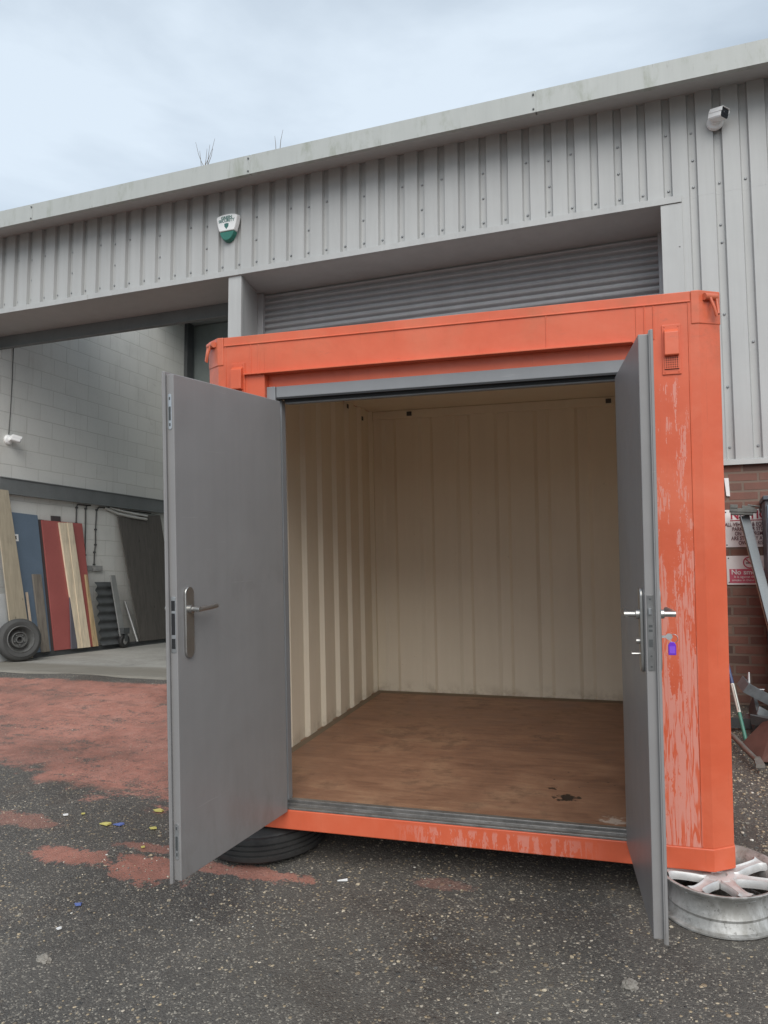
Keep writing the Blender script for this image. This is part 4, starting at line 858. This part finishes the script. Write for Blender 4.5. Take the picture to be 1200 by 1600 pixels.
mb = MB(); mb.prism([(0.0, 0.0), (0.026, -0.004), (0.020, 0.142), (-0.012, 0.142)], lambda u, w, t: (u, t, w), -0.014, 0.0); o = mb.build("plastic_strip", M_WH, loc=(0.216, YF - 0.001, 2.066)); tag(o, "short white plastic strip on the bricks above the NOTICE sign", "strip")
# leaning grey steel post with a bracket on top
po = empty("steel_post", (0.60, 6.10, 0.34), "grey steel post with a bracket head leaning in front of the wall signs", "post")
a0 = Vector((0.60, 6.10, 0.34)); a1 = Vector((0.332, 6.72, 1.905)); ax = (a1 - a0); d_ = ax.normalized(); sx_ = Vector((1, 0, 0)); sx_ = (sx_ - d_ * sx_.dot(d_)).normalized(); sy_ = d_.cross(sx_)
M_PG = plain("post_grey", (0.19, 0.215, 0.23), 0.5, 0.2, 0.18, 7)
mb = MB(); L8 = lambda u, v_, t: tuple(sx_ * u + sy_ * v_ + d_ * t)
mb.prism([(-0.035, -0.03), (0.035, -0.03), (0.035, -0.024), (-0.029, -0.024), (-0.029, 0.03), (-0.035, 0.03)] if sy_.y < 0 else [(-0.035, 0.03), (0.035, 0.03), (0.035, 0.024), (-0.029, 0.024), (-0.029, -0.03), (-0.035, -0.03)], L8, 0, ax.length); mb.build("shaft", M_PG, po, bevel=0.002)
mb = MB(); mb.tube([L8(-0.0365, -0.032 if sy_.y < 0 else 0.032, 0.0), L8(-0.0365, -0.032 if sy_.y < 0 else 0.032, ax.length)], 0.0035, 5); mb.build("worn_edge", plain("worn_edge", (0.42, 0.36, 0.26), 0.6), po)
bo = a1 - a0
mb = MB(Matrix.Translation(bo + Vector((0, 0, 0.012))) @ Matrix.Rotation(R(4), 4, 'Y')); mb.box(-0.105, 0.085, -0.05, 0.05, 0.0, 0.028); mb.box(-0.105, -0.05, -0.055, -0.02, 0.028, 0.055); mb.box(-0.02, 0.07, -0.04, 0.03, 0.028, 0.05); mb.box(-0.095, 0.06, -0.045, 0.04, -0.020, 0.0); mb.tube([(0.02, -0.03, 0.055), (0.10, -0.05, 0.045), (0.11, -0.04, 0.0)], 0.008, 8)
mb.build("bracket", plain("bracket_steel", (0.15, 0.16, 0.15), 0.5, 0.4, 0.35, 20), po, bevel=0.002)
cb = empty("steel_cabinet", (0.462, 6.52, 0.37), "blue-grey steel cabinet standing against the brick wall", "cabinet")
mb = MB(); mb.box(0.0, 0.8, 0.0, 0.36, 0.0, 1.62); mb.build("carcass", plain("cabinet_dark", (0.10, 0.12, 0.14), 0.5, 0.1, 0.15, 4), cb, bevel=0.004)
mb = MB(); mb.box(0.012, 0.788, -0.018, -0.001, 0.05, 1.58); mb.build("door_panel", plain("cabinet_blue", (0.14, 0.22, 0.29), 0.5, 0.1, 0.15, 4), cb, bevel=0.003)
mb = MB(); mb.box(-0.012, 0.81, -0.03, 0.365, 1.6205, 1.65); mb.build("top_cap", plain("cabinet_dark", (0.10, 0.12, 0.14)), cb, bevel=0.003)
# broom handle, wrecking bar, rusty sheet, scrap
ha = Vector((0.10, 6.35, 1.12)); hb = Vector((0.247, 5.93, 0.325))
hm = empty("broom_handle", hb, "blue white and green pole leaning against the container's right side", "pole")
dv = ha - hb
for nm, c_, f0, f1 in (("green_sleeve", (0.06, 0.20, 0.15), 0.0, 0.235), ("striped_sleeve", (0.62, 0.61, 0.55), 0.2355, 0.46), ("blue_sleeve", (0.05, 0.07, 0.16), 0.4605, 1.0)):
    mb = MB(); mb.tube([dv * f0, dv * f1], 0.0125, 12); mb.build(nm, plain(nm, c_, 0.4), hm, smooth=50)
mb = MB()
for a in (0.3, 1.5, 2.7, 4.0, 5.2):
    u = dv.normalized().orthogonal().normalized(); w_ = dv.normalized().cross(u); off = (u * math.cos(a) + w_ * math.sin(a)) * 0.0128; mb.tube([dv * 0.245 + off, dv * 0.45 + off], 0.0018, 5)
mb.build("stripes", M_DK, hm)
mb = MB(); mb.tube([(-0.03, 0.10, 0.03), (0.0, 0.0, 0.024), (0.04, -0.17, 0.006), (0.075, -0.32, -0.012), (0.115, -0.47, -0.03)], 0.017, 10)
mb.hexa([(0.098, -0.44, -0.045), (0.135, -0.44, -0.04), (0.155, -0.55, -0.055), (0.105, -0.55, -0.06), (0.098, -0.44, -0.015), (0.135, -0.44, -0.012), (0.155, -0.55, -0.035), (0.105, -0.55, -0.04)])
o = mb.build("metal_bar", plain("bar_steel", (0.22, 0.21, 0.19), 0.5, 0.4, 0.25, 14), smooth=50, loc=(0.165, 5.94, 0.345)); tag(o, "curved grey metal bar with a flat end lying on the gravel", "bar")
mb = MB(); rs = [(0.0, 0.0, 0.02), (0.10, -0.32, -0.02), (0.42, -0.40, 0.02), (0.52, 0.05, 0.36), (0.24, 0.12, 0.26)]
lo = [mb.v(p_) for p_ in rs]; hi = [mb.v((p_[0] + 0.003, p_[1] - 0.008, p_[2] + 0.006)) for p_ in rs]; mb.f(lo[::-1]); mb.f(hi)
for i in range(5): mb.f([lo[i], lo[(i + 1) % 5], hi[(i + 1) % 5], hi[i]])
o = mb.build("rusty_sheet", plain("rusty_brown", (0.12, 0.062, 0.05), 0.65, 0.1, 0.3, 9), loc=(0.205, 5.90, 0.30)); tag(o, "rust-brown steel sheet propped at a slant beside the container", "sheet")
rng = random.Random(11)
def scrap(loc, dims, rot, mat, label):
    mb = MB(); a, b_, c_ = dims
    mb.prism([(-a, -b_), (a, -b_ * 0.8), (a * 0.95, -b_ + c_), (-a * 0.9 + c_, -b_ + c_), (-a + c_, b_), (-a, b_)], lambda u, w, t: (u, w, t), -c_ * 3, c_ * 3)
    o = mb.build("steel_offcut", mat, loc=loc, bevel=0.0015); o.rotation_euler = rot; return tag(o, label, "scrap", "steel offcuts piled by the wall")
M_SC = plain("scrap_grey", (0.20, 0.22, 0.23), 0.5, 0.4, 0.3, 12)
scrap((0.36, 6.22, 0.62), (0.14, 0.07, 0.012), (0.3, 0.5, 0.4), M_SC, "grey angle offcut topmost in the scrap pile by the cabinet")
scrap((0.40, 6.10, 0.53), (0.16, 0.06, 0.012), (0.1, -0.4, 1.1), M_DK, "dark angle offcut under the topmost grey one")
scrap((0.30, 6.25, 0.47), (0.13, 0.05, 0.010), (0.5, 0.2, 2.2), M_SC, "grey angle offcut above the rusty sheet's corner")
scrap((0.28, 6.30, 0.41), (0.18, 0.05, 0.012), (0.2, 0.1, 0.5), M_DK, "dark angle offcut lowest in the pile behind the pole")
scrap((0.46, 6.25, 0.45), (0.16, 0.12, 0.02), (0.6, 0.2, 0.2), M_DK, "heavy dark angle offcut against the foot of the cabinet")
scrap((0.33, 6.18, 0.70), (0.05, 0.06, 0.008), (1.2, 0.1, 0.1), plain("pale_scrap", (0.45, 0.47, 0.48), 0.5), "pale bent offcut leaning on the cabinet above the scrap pile")

# ------------------------------------------------------------------ litter and loose stones
def ico(mb, c, s, rng, sub=1):
    t = bmesh.ops.create_icosphere(mb.bm, subdivisions=sub, radius=1)['verts']
    ro = Matrix.Rotation(rng.uniform(0, 6.28), 3, 'Z') @ Matrix.Rotation(rng.uniform(-0.5, 0.5), 3, 'X')
    sc_ = Vector((s * rng.uniform(0.8, 1.4), s * rng.uniform(0.7, 1.1), s * rng.uniform(0.45, 0.8)))
    for v in t:
        j = 1 + rng.uniform(-0.22, 0.22); q = v.co * j; v.co = ro @ Vector((q.x * sc_.x, q.y * sc_.y, q.z * sc_.z)) + Vector(c)
def gz(x, y):
    return ground_z(y) + mnoise.noise(Vector((x * 1.1, y * 1.1, 0))) * 0.014 + mnoise.noise(Vector((x * 4, y * 4, 3))) * 0.005
def make_gravel():
    base = bmesh.new(); bmesh.ops.create_icosphere(base, subdivisions=1, radius=1); bv = [v.co.copy() for v in base.verts]; bf = [[v.index for v in f.verts] for f in base.faces]; base.free()
    rng = random.Random(3); V = []; F = []
    def add(x, y, s):
        z = gz(x, y) + s * 0.15; a = rng.uniform(0, 6.28); ca, sa = math.cos(a), math.sin(a); k0 = len(V)
        sx, sy, sz = s * rng.uniform(.8, 1.4), s * rng.uniform(.7, 1.1), s * rng.uniform(.4, .75)
        for c in bv:
            j = 1 + rng.uniform(-.22, .22); px, py = c.x * sx * j, c.y * sy * j; V.append((x + px * ca - py * sa, y + px * sa + py * ca, z + c.z * sz * j))
        F.extend([[i + k0 for i in f] for f in bf])
    for _ in range(13000):
        y = 2.0 + 4.0 * rng.random() ** 1.7; x = rng.uniform(-0.95 * y - 0.4, 0.30 * y + 0.1)
        if rng.random() > 0.55 + 1.5 * mnoise.noise(Vector((x * 1.3, y * 1.3, 7))): continue
        if x < -2.2 and y > 3.9 and rng.random() < 0.8: continue
        add(x, y, 0.0016 + 0.0055 * rng.random() ** 2.8 + (0.006 * rng.random() if rng.random() < 0.07 else 0))
    for _ in range(2200):
        y = rng.uniform(4.0, 6.7); add(rng.uniform(0.12, 0.75), y, 0.003 + 0.008 * rng.random() ** 2)
    me = bpy.data.meshes.new("gravel"); me.from_pydata(V, [], F); o = bpy.data.objects.new("gravel", me); COL.objects.link(o)
    k = NT("gravel_stone"); g = k.n('ShaderNodeNewGeometry').outputs['Random Per Island']
    c = k.ramp(g, [(0.0, (0.07, 0.07, 0.07)), (0.3, (0.15, 0.145, 0.135)), (0.55, (0.28, 0.25, 0.20)), (0.8, (0.42, 0.34, 0.225)), (0.93, (0.52, 0.45, 0.34)), (1.0, (0.7, 0.68, 0.62))])
    me.materials.append(k.done(c, 0.7)); return tag(o, "loose small stones scattered over the asphalt", kind='stuff')
make_gravel()
def scrap_flat(x, y, pts, mat, label, cat, group=None, z=0.006):
    mb = MB(); n = len(pts); lo = [mb.v((px, py, 0.0)) for px, py in pts]; hi = [mb.v((px * 0.97, py * 0.97, 0.004 + 0.006 * ((i * 7) % 3) / 2)) for i, (px, py) in enumerate(pts)]
    mb.f(lo[::-1]); mb.f(hi)
    for i in range(n): mb.f([lo[i], lo[(i + 1) % n], hi[(i + 1) % n], hi[i]])
    o = mb.build("litter_scrap", mat, loc=(x, y, gz(x, y) + z)); o.rotation_euler = (math.atan(0.13), 0, 0); return tag(o, label, cat, group)
M_YE = plain("yellow_scrap", (0.58, 0.52, 0.16), 0.6); M_BU = plain("blue_scrap", (0.12, 0.17, 0.42), 0.5)
GL = "scraps of litter on the yard"
scrap_flat(-3.001, 4.023, [(-.035, 0), (-.01, -.016), (.035, -.012), (.036, .008), (.0, .02)], M_YE, "yellow leaf-like scrap nearest the left door's edge on the red dust", "litter", GL)
scrap_flat(-2.876, 3.807, [(-.022, 0), (0, -.014), (.03, 0), (.006, .02)], M_YE, "yellow scrap on bare asphalt just left of the left door", "litter", GL)
scrap_flat(-2.779, 3.601, [(-.012, 0), (0, -.012), (.014, 0), (.004, .014)], M_YE, "tiny yellow scrap at the top of the red patch by the left door", "litter", GL)
scrap_flat(-3.18, 3.79, [(-.04, -.01), (.02, -.018), (.03, .01), (-.02, .018)], M_YE, "crumpled yellow scrap touching the blue one", "litter", GL)
scrap_flat(-3.105, 3.806, [(-.03, -.012), (.02, -.018), (.034, .008), (0, .02)], M_BU, "blue scrap of plastic touching a yellow one", "litter", GL)
scrap_flat(-3.511, 3.831, [(-.02, 0), (0, -.014), (.022, 0), (.004, .016)], M_WH, "white scrap farthest left on the yard", "litter", GL)
scrap_flat(-3.42, 3.874, [(-.013, 0), (0, -.012), (.016, 0), (.004, .012)], M_YE, "small yellow scrap beside the leftmost white one", "litter", GL)
scrap_flat(-2.696, 3.038, [(-.022, 0), (0, -.015), (.02, -.004), (.01, .016)], M_BU, "dark blue scrap on the asphalt below the red patches", "litter", GL)
scrap_flat(-2.631, 2.851, [(-.012, -.004), (.004, -.01), (.012, .004), (-.004, .01)], M_WH, "white chip on the asphalt near the lower left corner", "litter", GL)
scrap_flat(-1.609, 3.557, [(-.022, -.008), (.024, .006), (.022, .012), (-.024, -.002)], M_WH, "thin white sliver on the asphalt under the container's front", "litter", GL)
rng = random.Random(21)
for x, y, s, c_, lb in ((-0.286, 3.145, 0.030, (0.24, 0.22, 0.19), "pale rounded stone in front of the right door"), (-2.53, 2.66, 0.030, (0.25, 0.21, 0.155), "tan crumbly stone at the lower left of the yard")):
    mb = MB(); ico(mb, (0, 0, 0), s, rng, 3); o = mb.build("loose_stone", plain("stone_%d" % int(s * 1000), c_, 0.8, 0, 0.3, 40), loc=(x, y, gz(x, y) - s * 0.02)); tag(o, lb, "stone", "larger loose stones")
